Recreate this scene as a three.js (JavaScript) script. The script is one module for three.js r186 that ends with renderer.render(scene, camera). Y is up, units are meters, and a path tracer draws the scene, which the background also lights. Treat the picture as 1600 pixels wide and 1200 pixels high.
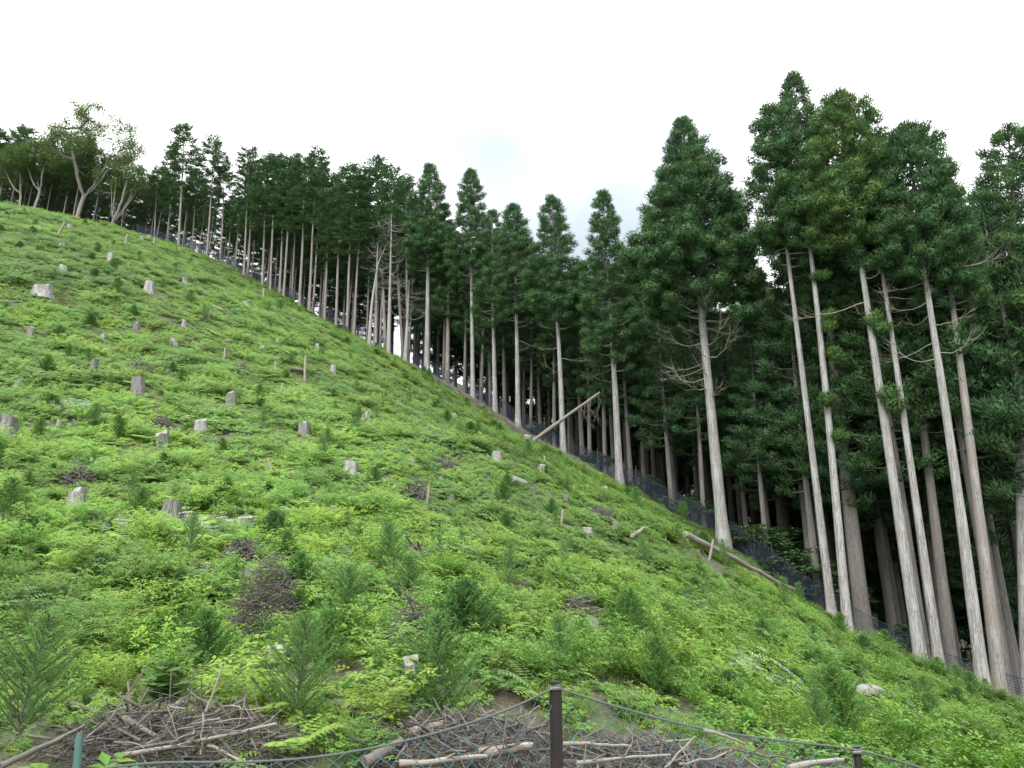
import * as THREE from 'three';

// ---------------------------------------------------------------- camera, sky, sun, exposure
const W = 1600, HPX = 1200, FOC = 1244, PITCH = THREE.MathUtils.degToRad(16.9), EYE = 1.6;
const CP = Math.cos(PITCH), SP = Math.sin(PITCH);
const scene = new THREE.Scene();
const camera = new THREE.PerspectiveCamera(2 * Math.atan(600 / FOC) * 180 / Math.PI, 4 / 3, 0.1, 3000);
camera.position.set(0, EYE, 0);
camera.rotation.set(PITCH, 0, 0);
scene.add(camera);
const renderer = new THREE.WebGLRenderer({ antialias: true });
renderer.toneMapping = THREE.LinearToneMapping;
renderer.toneMappingExposure = 2.9;
renderer.shadowMap.enabled = true;
const sun = new THREE.DirectionalLight(new THREE.Color(1.0, 0.97, 0.92), 1.5);
sun.position.set(-60, 120, 70);
sun.target.position.set(-10, 10, -50);
sun.castShadow = true; sun.shadow.radius = 50;
sun.shadow.camera.left = -140; sun.shadow.camera.right = 140; sun.shadow.camera.top = 140; sun.shadow.camera.bottom = -140;
sun.shadow.camera.near = 1; sun.shadow.camera.far = 500; sun.shadow.mapSize.set(4096, 4096);
scene.add(sun, sun.target);

// ---------------------------------------------------------------- random numbers and noise
function mulberry(a) { return () => { a |= 0; a = a + 0x6D2B79F5 | 0; let t = Math.imul(a ^ a >>> 15, 1 | a); t = t + Math.imul(t ^ t >>> 7, 61 | t) ^ t; return ((t ^ t >>> 14) >>> 0) / 4294967296; }; }
const hash = (i, j, k = 0) => { let h = Math.imul(i, 374761393) + Math.imul(j, 668265263) + Math.imul(k, 2147483647 ^ 0x5bd1e995) | 0; h = Math.imul(h ^ h >>> 13, 1274126177); return ((h ^ h >>> 16) >>> 0) / 4294967296; };
const sm = t => t * t * (3 - 2 * t), lerp = (a, b, t) => a + (b - a) * t, clamp = (x, a = 0, b = 1) => Math.min(b, Math.max(a, x));
const smooth = (a, b, x) => sm(clamp((x - a) / (b - a)));
function noise(x, y, k = 0, per = 0) {
  const i = Math.floor(x), j = Math.floor(y), fx = sm(x - i), fy = sm(y - j), m = n => per ? ((n % per) + per) % per : n;
  return lerp(lerp(hash(m(i), m(j), k), hash(m(i + 1), m(j), k), fx), lerp(hash(m(i), m(j + 1), k), hash(m(i + 1), m(j + 1), k), fx), fy);
}
const fbm = (x, y, k = 0, o = 4) => { let s = 0, a = .5, n = 0; for (let q = 0; q < o; q++) { s += a * noise(x, y, k + q); n += a; a *= .5; x *= 2.03; y *= 2.03; } return s / n; };

// overcast sky: white cloud sheet with thin, faintly blue places
{
  const w = 512, h = 256, d = new Float32Array(w * h * 4);
  for (let j = 0; j < h; j++) for (let i = 0; i < w; i++) {
    const az = ((i + .5) / w - .5) * Math.PI * 2, el = ((j + .5) / h - .5) * Math.PI, c = Math.cos(el);
    const x = c * Math.cos(az), z = c * Math.sin(az), y = Math.sin(el);
    const n = .75 * fbm(x * 1.5 + 9.45 + y * .8, z * 1.5 + 8.05 - y * 1.6, 3, 3) + .25 * fbm(x * 4 - y * 2 + 11, z * 4 + y * 3, 9, 4);
    const thin = smooth(.535, .69, n);
    const b = .62 + .95 * Math.max(0, y) ** 2;
    const o = (j * w + i) * 4;
    d[o] = b * lerp(1, .315, thin); d[o + 1] = b * lerp(1.003, .36, thin); d[o + 2] = b * lerp(1.01, .395, thin); d[o + 3] = 1;
  }
  const t = new THREE.DataTexture(d, w, h, THREE.RGBAFormat, THREE.FloatType);
  t.mapping = THREE.EquirectangularReflectionMapping; t.magFilter = THREE.LinearFilter; t.minFilter = THREE.LinearFilter; t.needsUpdate = true;
  scene.background = t; scene.environment = t;
}

// ---------------------------------------------------------------- terrain
// sight line of a picture point as (x, rise, depth); z is depth away from the camera in all plan coordinates
const ray = (u, v) => { const o = 600 - v; return [u - 800, FOC * SP + o * CP, FOC * CP - o * SP]; };
const project = (x, y, z) => { const Y = y - EYE, d = z * CP + Y * SP; return [800 + FOC * x / d, 600 - FOC * (Y * CP - z * SP) / d]; };
const EDGE = [[1590, 1105, 36], [1530, 1095, 37], [1440, 1050, 38.5], [1310, 985, 41], [1130, 850, 46.5], [968, 757, 54], [880, 712, 59], [808, 668, 64], [738, 625, 69], [668, 585, 74], [580, 540, 80], [480, 487, 87], [380, 430, 95], [280, 385, 105], [200, 362, 111], [110, 345, 115], [0, 322, 118]];
const SURVEY = [[200, 1190, 5.5], [800, 1190, 6], [500, 1100, 7.2], [868, 1100, 7.2], [868, 1050, 9], [868, 1000, 11.5], [868, 900, 18], [868, 800, 27], [775, 712, 34], [545, 728, 27], [570, 650, 38], [380, 815, 19], [267, 793, 19.5], [118, 775, 19.5], [10, 662, 26], [215, 600, 32], [147, 570, 36], [65, 450, 42], [230, 448, 50], [385, 473, 56], [290, 437, 60], [95, 383, 62], [170, 400, 58], [410, 1000, 10.5], [20, 1000, 9.5], [20, 900, 13.5], [1000, 950, 17], [1200, 1000, 20], [1200, 940, 29], [1000, 830, 31], [1400, 1100, 18], [1400, 1050, 27], [1500, 1120, 23], [1100, 1100, 10], [1100, 1050, 13], [1600, 1190, 17], [1340, 1195, 11]];
const edgePts = EDGE.map(([u, v, z]) => { const r = ray(u, v); return [r[0] / r[2] * z, z]; });
const surveyed = [...SURVEY, ...EDGE].map(([u, v, z]) => { const r = ray(u, v); return [r[0] / r[2] * z, z, r[1] / r[2] * z]; })
  .concat([[-2, -3, -1.6], [3, -3, -1.8], [-8, 0, -1.3], [8, 1, -2.2], [25, 8, -4.2], [45, 30, -11], [-30, 2, 3], [-60, 30, 21], [-110, 70, 50]]);
const TS = 40, tn = surveyed.length;
const tk = d2 => d2 > 1e-12 ? .5 * d2 * Math.log(d2) : 0;
const tw = (() => {     // thin plate spline through the surveyed points
  const n = tn + 3, A = Array.from({ length: n }, () => new Float64Array(n + 1));
  for (let i = 0; i < tn; i++) {
    for (let j = 0; j < tn; j++) A[i][j] = tk(((surveyed[i][0] - surveyed[j][0]) / TS) ** 2 + ((surveyed[i][1] - surveyed[j][1]) / TS) ** 2) + (i === j ? .004 : 0);
    const q = [1, surveyed[i][0] / TS, surveyed[i][1] / TS];
    for (let k = 0; k < 3; k++) A[i][tn + k] = A[tn + k][i] = q[k];
    A[i][n] = surveyed[i][2];
  }
  for (let c = 0; c < n; c++) {
    let p = c; for (let r = c + 1; r < n; r++) if (Math.abs(A[r][c]) > Math.abs(A[p][c])) p = r;
    [A[c], A[p]] = [A[p], A[c]];
    for (let r = 0; r < n; r++) if (r !== c) { const m = A[r][c] / A[c][c]; if (m) for (let k = c; k <= n; k++) A[r][k] -= m * A[c][k]; }
  }
  return A.map((r, i) => r[n] / r[i]);
})();
const rim = [[75, 12], [45, 26], ...edgePts, [-110, 124], [-160, 132]];   // plan line of the wood's edge
function beyond(x, z) {   // metres past the edge of the wood, negative in the clearing
  let best = 1e9, sign = -1;
  for (let i = 0; i + 1 < rim.length; i++) {
    const [ax, az] = rim[i], dx = rim[i + 1][0] - ax, dz = rim[i + 1][1] - az, t = clamp(((x - ax) * dx + (z - az) * dz) / (dx * dx + dz * dz));
    const ex = x - ax - dx * t, ez = z - az - dz * t, d = ex * ex + ez * ez;
    if (d < best) { best = d; sign = dx * (z - az) - dz * (x - ax) < 0 ? 1 : -1; }
  }
  return sign * Math.sqrt(best);
}
function height(x, z) {
  const cx = clamp(x, -130, 70), cz = clamp(z, -12, 150);
  let y = tw[tn] + tw[tn + 1] * cx / TS + tw[tn + 2] * cz / TS;
  for (let i = 0; i < tn; i++) y += tw[i] * tk(((cx - surveyed[i][0]) / TS) ** 2 + ((cz - surveyed[i][1]) / TS) ** 2);
  const b = beyond(x, z);
  if (b > .5) y -= .34 * (Math.min(b, 22) - .5) * smooth(.5, 6, b);
  const far = smooth(0, -5, b);
  y += ((noise(x / 2.1, z / 2.1, 31) - .5) * .2 + (noise(x / .8, z / .8, 33) - .5) * .09 + (noise(x / 6.5, z / 6.5, 32) - .5) * .36 * far) * smooth(3, 8, z);
  return Math.max(y, -60) + EYE;
}
function hit(u, v) {      // where a sight line meets the ground
  const r = ray(u, v), sx = r[0] / r[2], sy = r[1] / r[2];
  let z = 3, best = 1e9, bz = 60;
  for (; z < 140; z += .02 + z * .004) { const d = sy * z + EYE - height(sx * z, z); if (d < 0) { bz = z; best = 0; break; } if (d < best && z > 20) { best = d; bz = z; } }
  return { x: sx * bz, z: bz, y: height(sx * bz, bz) };
}
function onEdge(u, set = 0) {   // point at the wood's edge seen at picture column u, set metres inside
  let lo = 0, hi = edgePts.length + 1.999;
  const at = t => {
    const i = Math.min(rim.length - 2, Math.floor(t) + 1), f = t + 1 - i, [ax, az] = rim[i], [bx, bz] = rim[i + 1], L = Math.hypot(bx - ax, bz - az);
    const x = lerp(ax, bx, f) + (bz - az) / L * set, z = lerp(az, bz, f) - (bx - ax) / L * set;
    return { x, z, y: height(x, z) };
  };
  for (let k = 0; k < 40; k++) { const m = (lo + hi) / 2, p = at(m); if (project(p.x, p.y, p.z)[0] > u) lo = m; else hi = m; }
  return at((lo + hi) / 2);
}

// ---------------------------------------------------------------- geometry helpers
class Leaves {     // loose small faces with a colour each
  constructor() { this.p = []; this.c = []; }
  tri(a, b, c, col) { this.p.push(a[0], a[1], a[2], b[0], b[1], b[2], c[0], c[1], c[2]); for (let i = 0; i < 3; i++) this.c.push(col[0], col[1], col[2]); }
  spike(a, d, len, wid, side, col) { this.tri([a[0] - side[0] * wid, a[1] - side[1] * wid, a[2] - side[2] * wid], [a[0] + side[0] * wid, a[1] + side[1] * wid, a[2] + side[2] * wid], [a[0] + d[0] * len, a[1] + d[1] * len, a[2] + d[2] * len], col); }
  kite(a, d, side, up, len, wid, fold, col) {   // a leaf folded along its midrib
    const m = .45 * len, t = [a[0] + d[0] * len, a[1] + d[1] * len, a[2] + d[2] * len];
    const l = [0, 1, 2].map(i => a[i] + d[i] * m + side[i] * wid + up[i] * fold), r = [0, 1, 2].map(i => a[i] + d[i] * m - side[i] * wid + up[i] * fold);
    this.tri(a, l, t, col); this.tri(a, t, r, col);
  }
  build() {
    const g = new THREE.BufferGeometry();
    g.setAttribute('position', new THREE.Float32BufferAttribute(this.p, 3));
    g.setAttribute('color', new THREE.Float32BufferAttribute(this.c, 3));
    g.computeVertexNormals();
    this.p = this.c = null;
    return g;
  }
}
class Wood {       // round tapered lengths with smooth sides
  constructor() { this.p = []; this.n = []; this.u = []; this.i = []; }
  tube(pts, rad, sides = 7, cap = true, ripple = null) {
    const base = this.p.length / 3, N = pts.length; let len = 0, prev = null;
    for (let k = 0; k < N; k++) {
      const a = pts[Math.max(0, k - 1)], b = pts[Math.min(N - 1, k + 1)];
      const t = norm([b[0] - a[0], b[1] - a[1], b[2] - a[2]]);
      let s = prev ? sub(prev, mul(t, dot(prev, t))) : cross(t, Math.abs(t[1]) > .9 ? [1, 0, 0] : [0, 1, 0]);
      s = norm(s); prev = s; const q = cross(t, s);
      if (k) len += Math.hypot(pts[k][0] - pts[k - 1][0], pts[k][1] - pts[k - 1][1], pts[k][2] - pts[k - 1][2]);
      for (let j = 0; j <= sides; j++) {
        const an = j / sides * Math.PI * 2, c = Math.cos(an), d = Math.sin(an), r = rad[k] * (ripple ? ripple(an, k / (N - 1), len) : 1);
        const o = [s[0] * c + q[0] * d, s[1] * c + q[1] * d, s[2] * c + q[2] * d];
        this.p.push(pts[k][0] + o[0] * r, pts[k][1] + o[1] * r, pts[k][2] + o[2] * r); this.n.push(...o); this.u.push(j / sides * Math.max(1, Math.round(rad[0] * 6.3)), len);
      }
    }
    for (let k = 0; k + 1 < N; k++) for (let j = 0; j < sides; j++) { const a = base + k * (sides + 1) + j, b = a + sides + 1; this.i.push(a, a + 1, b, b, a + 1, b + 1); }
    if (cap) for (const [k, sg] of [[0, -1], [N - 1, 1]]) {
      const c = this.p.length / 3, a = pts[Math.max(0, k - 1)], b = pts[Math.min(N - 1, k + 1)], t = mul(norm(sub(b, a)), sg);
      this.p.push(...pts[k]); this.n.push(...t); this.u.push(.5, .5);
      for (let j = 0; j <= sides; j++) { const q = (base + k * (sides + 1) + j) * 3; this.p.push(this.p[q], this.p[q + 1], this.p[q + 2]); this.n.push(...t); this.u.push(.5 + .4 * Math.cos(j / sides * 6.283), .5 + .4 * Math.sin(j / sides * 6.283)); }
      for (let j = 0; j < sides; j++) sg > 0 ? this.i.push(c, c + 1 + j, c + 2 + j) : this.i.push(c, c + 2 + j, c + 1 + j);
    }
    return this;
  }
  build() {
    const g = new THREE.BufferGeometry();
    g.setAttribute('position', new THREE.Float32BufferAttribute(this.p, 3)); g.setAttribute('normal', new THREE.Float32BufferAttribute(this.n, 3));
    g.setAttribute('uv', new THREE.Float32BufferAttribute(this.u, 2)); g.setIndex(this.i);
    return g;
  }
}
const sub = (a, b) => [a[0] - b[0], a[1] - b[1], a[2] - b[2]], add = (a, b) => [a[0] + b[0], a[1] + b[1], a[2] + b[2]], mul = (a, s) => [a[0] * s, a[1] * s, a[2] * s];
const dot = (a, b) => a[0] * b[0] + a[1] * b[1] + a[2] * b[2], cross = (a, b) => [a[1] * b[2] - a[2] * b[1], a[2] * b[0] - a[0] * b[2], a[0] * b[1] - a[1] * b[0]];
const norm = a => { const l = Math.hypot(a[0], a[1], a[2]) || 1; return [a[0] / l, a[1] / l, a[2] / l]; };
const onSphere = R => { const y = R() * 2 - 1, a = R() * 6.2832, c = Math.sqrt(1 - y * y); return [c * Math.cos(a), y, c * Math.sin(a)]; };
const tint = (c, R, v = .25, warm = .12) => { const k = 1 - v + R() * 2 * v, w = (R() - .5) * 2 * warm; return [c[0] * k * (1 + w), c[1] * k, c[2] * k * (1 - w)]; };

// ---------------------------------------------------------------- names, labels
const taken = {};
const numbered = n => { const k = taken[n] = (taken[n] ?? -1) + 1; return k ? `${n}_${String(k).padStart(3, '0')}` : n; };
function thing(name, label, category, p, group) { const o = new THREE.Group(); o.name = numbered(name); o.position.set(p.x, p.y, -p.z); o.userData = { label, category }; if (group) o.userData.group = group; scene.add(o); return o; }
function part(parent, name, geo, mat) { const m = new THREE.Mesh(geo, mat); m.name = name; m.castShadow = m.receiveShadow = true; parent.add(m); return m; }
function lone(name, geo, mat, label, category, p, group) { const m = new THREE.Mesh(geo, mat); m.name = numbered(name); m.castShadow = m.receiveShadow = true; m.position.set(p.x, p.y, -p.z); m.userData = { label, category }; if (group) m.userData.group = group; scene.add(m); return m; }
function stuff(name, geo, mat, label, p = { x: 0, y: 0, z: 0 }) { const m = lone(name, geo, mat, label, name.split('_').pop(), p); m.userData.kind = 'stuff'; return m; }
const marks = [], used = new Set();   // things with a look of their own, by which others are found
const mark = (name, u, v) => marks.push({ name, u, v });
function near(desc, u, v) {           // "small grey stump just left of the ..."
  const order = marks.map(m => ({ m, d: Math.hypot((u - m.u), (v - m.v) * 1.2) })).filter(q => q.d > 8).sort((a, b) => a.d - b.d);
  for (const { m, d } of order) {
    const dx = u - m.u, dy = v - m.v, w = Math.abs(dx) > 2.2 * Math.abs(dy) ? (dx < 0 ? 'left of' : 'right of') : Math.abs(dy) > 2.2 * Math.abs(dx) ? (dy < 0 ? 'uphill from' : 'downhill from') : (dy < 0 ? 'uphill and ' : 'downhill and ') + (dx < 0 ? 'left of' : 'right of');
    const t = `${desc} ${d < 45 ? 'just ' : ''}${w} ${m.name}`;
    if (!used.has(t)) { used.add(t); return t; }
  }
  return desc;
}

// ---------------------------------------------------------------- textures and materials
function texture(w, h, f, srgb = false) {
  const d = new Uint8Array(w * h * 4);
  for (let j = 0; j < h; j++) for (let i = 0; i < w; i++) { const c = f(i / w, j / h), o = (j * w + i) * 4; for (let k = 0; k < 3; k++) d[o + k] = 255 * clamp(srgb ? Math.pow(Math.max(0, c[k]), 1 / 2.2) : c[k]); d[o + 3] = 255; }
  const t = new THREE.DataTexture(d, w, h); t.wrapS = t.wrapT = THREE.RepeatWrapping; t.magFilter = THREE.LinearFilter; t.minFilter = THREE.LinearMipmapLinearFilter; t.generateMipmaps = true;
  if (srgb) t.colorSpace = THREE.SRGBColorSpace; t.needsUpdate = true; return t;
}
const barkH = (u, v, k) => {      // long fibrous strips
  const wob = noise(u * 8, v * 6, k, 8) * .05;
  const a = noise((u + wob) * 24, v * 5, k + 1, 24), b = noise((u + wob) * 64, v * 11, k + 2, 64), c = noise(u * 6, v * 3, k + 3, 6);
  return clamp(.45 * a + .35 * b + .2 * c);
};
function bark(k, pale, dark, red, knots, bump = .012) {
  const spots = []; const R = mulberry(k * 77 + 5); for (let i = 0; i < knots; i++) spots.push([R(), R(), .006 + R() * .012]);
  const col = texture(256, 512, (u, v) => {
    const h = barkH(u, v, k), s = smooth(.25, .7, h), r = smooth(.5, .75, noise(u * 5, v * 4, k + 8, 5)), lich = smooth(.55, .8, noise(u * 16, v * 24, k + 9, 16));
    let c = [0, 1, 2].map(i => lerp(lerp(dark[i], pale[i], s), red[i], r * .75));
    c = c.map((x, i) => lerp(x, pale[i] * 1.12, lich * .4));
    for (const [a, b, q] of spots) { let du = Math.abs(u - a); du = Math.min(du, 1 - du); let dv = Math.abs(v - b); dv = Math.min(dv, 1 - dv); const d = Math.hypot(du * .6, dv) / q; if (d < 1) c = c.map(x => x * lerp(.25, 1, d * d)); }
    return c;
  }, true);
  const bm = texture(256, 512, (u, v) => { const h = barkH(u, v, k); return [h, h, h]; });
  for (const t of [col, bm]) t.repeat.set(1, .28);
  return new THREE.MeshStandardMaterial({ map: col, bumpMap: bm, bumpScale: bump, roughness: .95 });
}
const M = {};
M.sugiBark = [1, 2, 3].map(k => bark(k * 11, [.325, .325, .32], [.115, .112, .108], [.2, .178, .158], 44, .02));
M.shadedBark = bark(71, [.172, .164, .152], [.08, .074, .068], [.138, .118, .1], 10, .02);  // bark toned down for trees inside the wood: shade put into the colour
M.hinokiBark = bark(53, [.25, .242, .23], [.115, .106, .098], [.18, .15, .128], 12);
M.paleBark = bark(91, [.27, .258, .235], [.15, .14, .125], [.21, .19, .165], 16, .006);
M.deadBark = bark(117, [.33, .325, .315], [.18, .172, .164], [.27, .245, .225], 14, .006);
M.stick = bark(131, [.17, .16, .145], [.066, .06, .053], [.125, .108, .09], 8, .004);
M.stickPale = bark(133, [.30, .275, .235], [.16, .14, .115], [.24, .2, .155], 6, .004);
M.stump = bark(141, [.215, .212, .208], [.065, .062, .059], [.155, .147, .138], 5, .03);
M.stumpPale = bark(143, [.31, .308, .302], [.12, .115, .11], [.22, .21, .196], 5, .02);
M.stumpMoss = bark(147, [.2, .21, .17], [.07, .072, .055], [.15, .15, .11], 8, .03);
M.cut = (() => {
  const f = (u, v) => { const x = u - .5, y = v - .5, r = Math.hypot(x, y) * (1 + .08 * noise(x * 7 + 9, y * 7 + 9, 5)), a = Math.atan2(y, x); const ring = .5 + .5 * Math.sin(r * 150 + 3 * noise(x * 9 + 3, y * 9, 6)); const crack = smooth(.93, .99, noise(a * 5 + 20, r * 2.5, 7)) * .6; return [ring, crack, fbm(u * 22, v * 22, 4, 3)]; };
  const c = texture(256, 256, (u, v) => { const [r, k, n] = f(u, v), s = (.75 + .18 * r) * (1 - k) * (.7 + .6 * n); return [.36 * s, .348 * s, .33 * s]; }, true), b = texture(256, 256, (u, v) => { const [r, k, n] = f(u, v); const q = (.4 * r + .6 * n) * (1 - k); return [q, q, q]; });
  return new THREE.MeshStandardMaterial({ map: c, bumpMap: b, bumpScale: .006, roughness: .9 });
})();
const leafMat = (tr = .3) => new THREE.MeshPhysicalMaterial({ vertexColors: true, roughness: .75, transmission: tr, thickness: 0, side: THREE.DoubleSide, specularIntensity: .35 });
M.crown = new THREE.MeshPhysicalMaterial({ vertexColors: true, roughness: .8, transmission: .2, thickness: 0, side: THREE.DoubleSide, specularIntensity: .3 });
M.leaf = leafMat(.45);
const litter = texture(512, 512, (u, v) => {
  const a = noise(u * 40, v * 40, 201, 40), b = noise(u * 120, v * 120, 202, 120), c = noise(u * 9, v * 9, 203, 9), s = .55 + .7 * (.5 * a + .5 * b);
  const twig = smooth(.8, .9, noise(u * 14, v * 130, 205, 14 * 10) ) * .6 + smooth(.82, .9, noise(u * 130, v * 16, 206, 130)) * .5;
  const m = smooth(.35, .65, c);
  return [lerp(.085, .066, m) * s + twig * .06, lerp(.068, .092, m) * s + twig * .055, lerp(.042, .032, m) * s + twig * .045];
}, true);
const litterB = texture(512, 512, (u, v) => { const q = .5 * noise(u * 40, v * 40, 201, 40) + .5 * noise(u * 120, v * 120, 202, 120); return [q, q, q]; });
M.ground = new THREE.MeshStandardMaterial({ map: litter, bumpMap: litterB, bumpScale: .05, roughness: 1 });

// ---------------------------------------------------------------- ground
{
  const xs = [], zs = [];
  for (let i = -170; i <= 150; i++) xs.push(Math.sinh(i / 170 * 3.6) * 15);
  for (let j = -24; j <= 260; j++) zs.push(Math.sinh(j / 260 * 3.3) * 21 + 2);
  const p = [], uv = [], idx = [];
  for (const z of zs) for (const x of xs) { p.push(x, height(x, z), -z); uv.push(x / 2.3, z / 2.3); }
  for (let j = 0; j + 1 < zs.length; j++) for (let i = 0; i + 1 < xs.length; i++) { const a = j * xs.length + i, b = a + xs.length; idx.push(a, a + 1, b, b, a + 1, b + 1); }
  const g = new THREE.BufferGeometry(); g.setAttribute('position', new THREE.Float32BufferAttribute(p, 3)); g.setAttribute('uv', new THREE.Float32BufferAttribute(uv, 2)); g.setIndex(idx); g.computeVertexNormals();
  const m = new THREE.Mesh(g, M.ground); m.name = 'ground'; m.receiveShadow = m.castShadow = true; m.userData = { kind: 'structure', label: 'steep cleared hillside of brown soil and litter', category: 'hillside' }; scene.add(m);
}

// ---------------------------------------------------------------- trees
const SUGI = [.052, .112, .040], SUGI2 = [.072, .138, .038], HINOKI = [.095, .172, .075], BROAD = [.13, .2, .062];
function axisOf(H, lx, lz, R, bend) {   // centre line of a trunk
  const a = R() * 6.28, b = bend * H, k = 1.2 + R();
  return t => [lx * t + Math.cos(a) * b * Math.sin(t * Math.PI * k) * t, H * t, lz * t + Math.sin(a) * b * Math.sin(t * Math.PI * k) * t];
}
function trunkGeo(ax, H, d, R, o = {}) {
  const w = new Wood(), N = 26, pts = [], rad = [], top = o.top ?? .985, f = o.flare ?? .5, lob = 3 + Math.floor(R() * 3), ph = R() * 6.28;
  for (let k = 0; k <= N; k++) { const q = k / N, t = Math.pow(q, 1.6) * top; pts.push(ax(t)); rad.push(d / 2 * (.93 * Math.pow(1 - t, o.taper ?? .75) + .07) * (1 + f * Math.exp(-t * H / .9))); }
  pts[0] = add(pts[0], [0, -.8, 0]); rad[0] *= 1.15;
  w.tube(pts, rad, o.sides ?? 12, true, (an, t, len) => 1 + .1 * Math.exp(-len / 1.6) * Math.cos(an * lob + ph) + .03 * Math.cos(an * 2 + len * .7) + .04 * (noise(an * 2, len * .9, 8) - .5));
  return w;
}
// one tuft of ropey cedar twigs
function tuft(L, c, r, n, out, base, R, len, wid) {
  const col0 = tint(base, R, .2, .1);
  for (let i = 0; i < n * .8; i++) {   // packed inner sprigs
    const d = onSphere(R), g = norm(cross(d, onSphere(R))), s = r * (.5 + .28 * R()), h = r * (.17 + .1 * R());
    L.spike([c[0] + d[0] * s - g[0] * h, c[1] + d[1] * s * .8 - g[1] * h, c[2] + d[2] * s - g[2] * h], g, 2 * h, r * .085, norm(cross(g, d)), tint(col0, R, .14, .06));
  }
  for (let i = 0; i < n; i++) {
    const d = onSphere(R); d[1] = d[1] * .85 + .1;
    const s = r * (.6 + .4 * Math.sqrt(R())), a = [c[0] + d[0] * s, c[1] + d[1] * s * .8, c[2] + d[2] * s];
    const g = norm([d[0] * .55 + out[0] * .45 + (R() - .5) * .9, d[1] * .4 + .55 + (R() - .5) * .7, d[2] * .55 + out[2] * .45 + (R() - .5) * .9]);
    L.spike(a, g, len * (.7 + R() * .6), wid * (.7 + R() * .6), norm(add(cross(g, d), mul(onSphere(R), .25))), tint(col0, R, .14, .06));
  }
}
function cedarCrown(L, wd, ax, H, cb, Rc, R, o = {}) {
  const nB = o.n ?? 120, per = o.per ?? 75, base = o.col ?? SUGI, len = o.len ?? .19, wid = o.wid ?? .024, H0 = cb * H, CL = H - H0, pw = o.pw ?? .72;
  for (let i = 0; i < nB; i++) {
    const t = Math.pow((i + R()) / nB, .92), az = i * 2.39996 + R() * .8, y = H0 + t * CL * .985, o2 = [Math.cos(az), 0, Math.sin(az)];
    const lump = (.62 + .6 * noise(az * 1.3 + 9, t * 7, (o.seed ?? 1) * 3)) * (.8 + .42 * R());
    const pr = Rc * Math.pow(1 - t, pw) * (.55 + .45 * smooth(-.02, .22, t)) * lump + .18;
    if (t < .12 && R() < .35) continue;
    const p0 = ax(y / H), dip = -.12 * pr * (1 - t), rise = (.32 + .2 * t) * pr, at = s => [p0[0] + o2[0] * pr * s, p0[1] + dip * s * 1.5 + rise * s * s, p0[2] + o2[2] * pr * s];
    if (wd && pr > .7) wd.tube([0, .35, .7, 1].map(at), [.045 * pr ** .5, .03 * pr ** .5, .02, .008], 4, false);
    const r = (.26 + .125 * pr) * (.75 + .5 * R()), per2 = per * clamp(r * r * 3.6, .75, 2.2);
    tuft(L, at(.93), r, per2, o2, base, R, len, wid);
    if (pr > .9) tuft(L, add(at(.62), [(R() - .5) * r, (R() - .5) * r * .5, (R() - .5) * r]), r * .9, per2 * .7, o2, base, R, len, wid);
    if (pr > 1.6) { const sd = R() < .5 ? -1 : 1; tuft(L, add(at(.8), [-o2[2] * sd * r * 1.5, -.1, o2[0] * sd * r * 1.5]), r * .85, per2 * .8, o2, base, R, len, wid); }
    if (pr > 2.2) tuft(L, add(at(.36), [(R() - .5) * r * 1.5, -.1, (R() - .5) * r * 1.5]), r * .9, per2 * .4, o2, base, R, len, wid);
  }
  tuft(L, ax(.985), .42, per, [0, 0, 0], base, R, len, wid);
}
// one flat, drooping cypress spray
function spray(L, a, dir, n, size, base, R) {
  const col0 = tint(base, R, .25, .1), side = norm(cross(dir, [0, 1, 0]));
  for (let i = 0; i < n; i++) {
    const f = R(), sd = (R() - .5) * 2, p = [a[0] + dir[0] * size * f + side[0] * sd * size * .5, a[1] + dir[1] * size * f - Math.abs(sd) * size * .12 + (R() - .5) * size * .28, a[2] + dir[2] * size * f + side[2] * sd * size * .5];
    const g = norm([dir[0] + side[0] * sd * .9 + (R() - .5) * .4, dir[1] * .5 - .25 + (R() - .3) * .7, dir[2] + side[2] * sd * .9 + (R() - .5) * .4]);
    L.spike(p, g, size * (.32 + .3 * R()), size * .085, norm(add(side, mul(onSphere(R), .6))), tint(col0, R, .2, .08));
  }
}
function cypressCrown(L, wd, ax, H, cb, Rc, R, o = {}) {
  const nB = o.n ?? 62, base = o.col ?? HINOKI, H0 = cb * H, CL = H - H0;
  for (let i = 0; i < nB; i++) {
    const t = (i + R()) / nB, az = i * 2.39996 + R() * 1.2, y = H0 + t * CL * .99, o2 = [Math.cos(az), 0, Math.sin(az)];
    const lump = .45 + .95 * noise(az * 1.1 + 3, t * 5.5, (o.seed ?? 1) * 7);
    const pr = Rc * Math.pow(1 - t, .62) * (.45 + .55 * smooth(0, .3, t)) * lump + .2;
    const p0 = ax(y / H), rise = (.55 * t + .1) * pr, at = s => [p0[0] + o2[0] * pr * s, p0[1] + rise * s - .18 * pr * s * s, p0[2] + o2[2] * pr * s];
    if (wd) wd.tube([0, .5, 1].map(at), [.04, .025, .008], 4, false);
    const k = Math.max(2, Math.round(2.2 + pr * 2.6));
    for (let q = 0; q < k; q++) {
      const s = .3 + .7 * (q + R()) / k, a2 = az + (R() - .5) * 1.5;
      spray(L, add(at(s), [0, (R() - .5) * .25, 0]), norm([Math.cos(a2), .1 + .5 * t, Math.sin(a2)]), o.per ?? 24, .5 + R() * .45, base, R);
    }
  }
  spray(L, ax(.97), [0.1, 1, 0], 40, .8, base, R);
}
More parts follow.
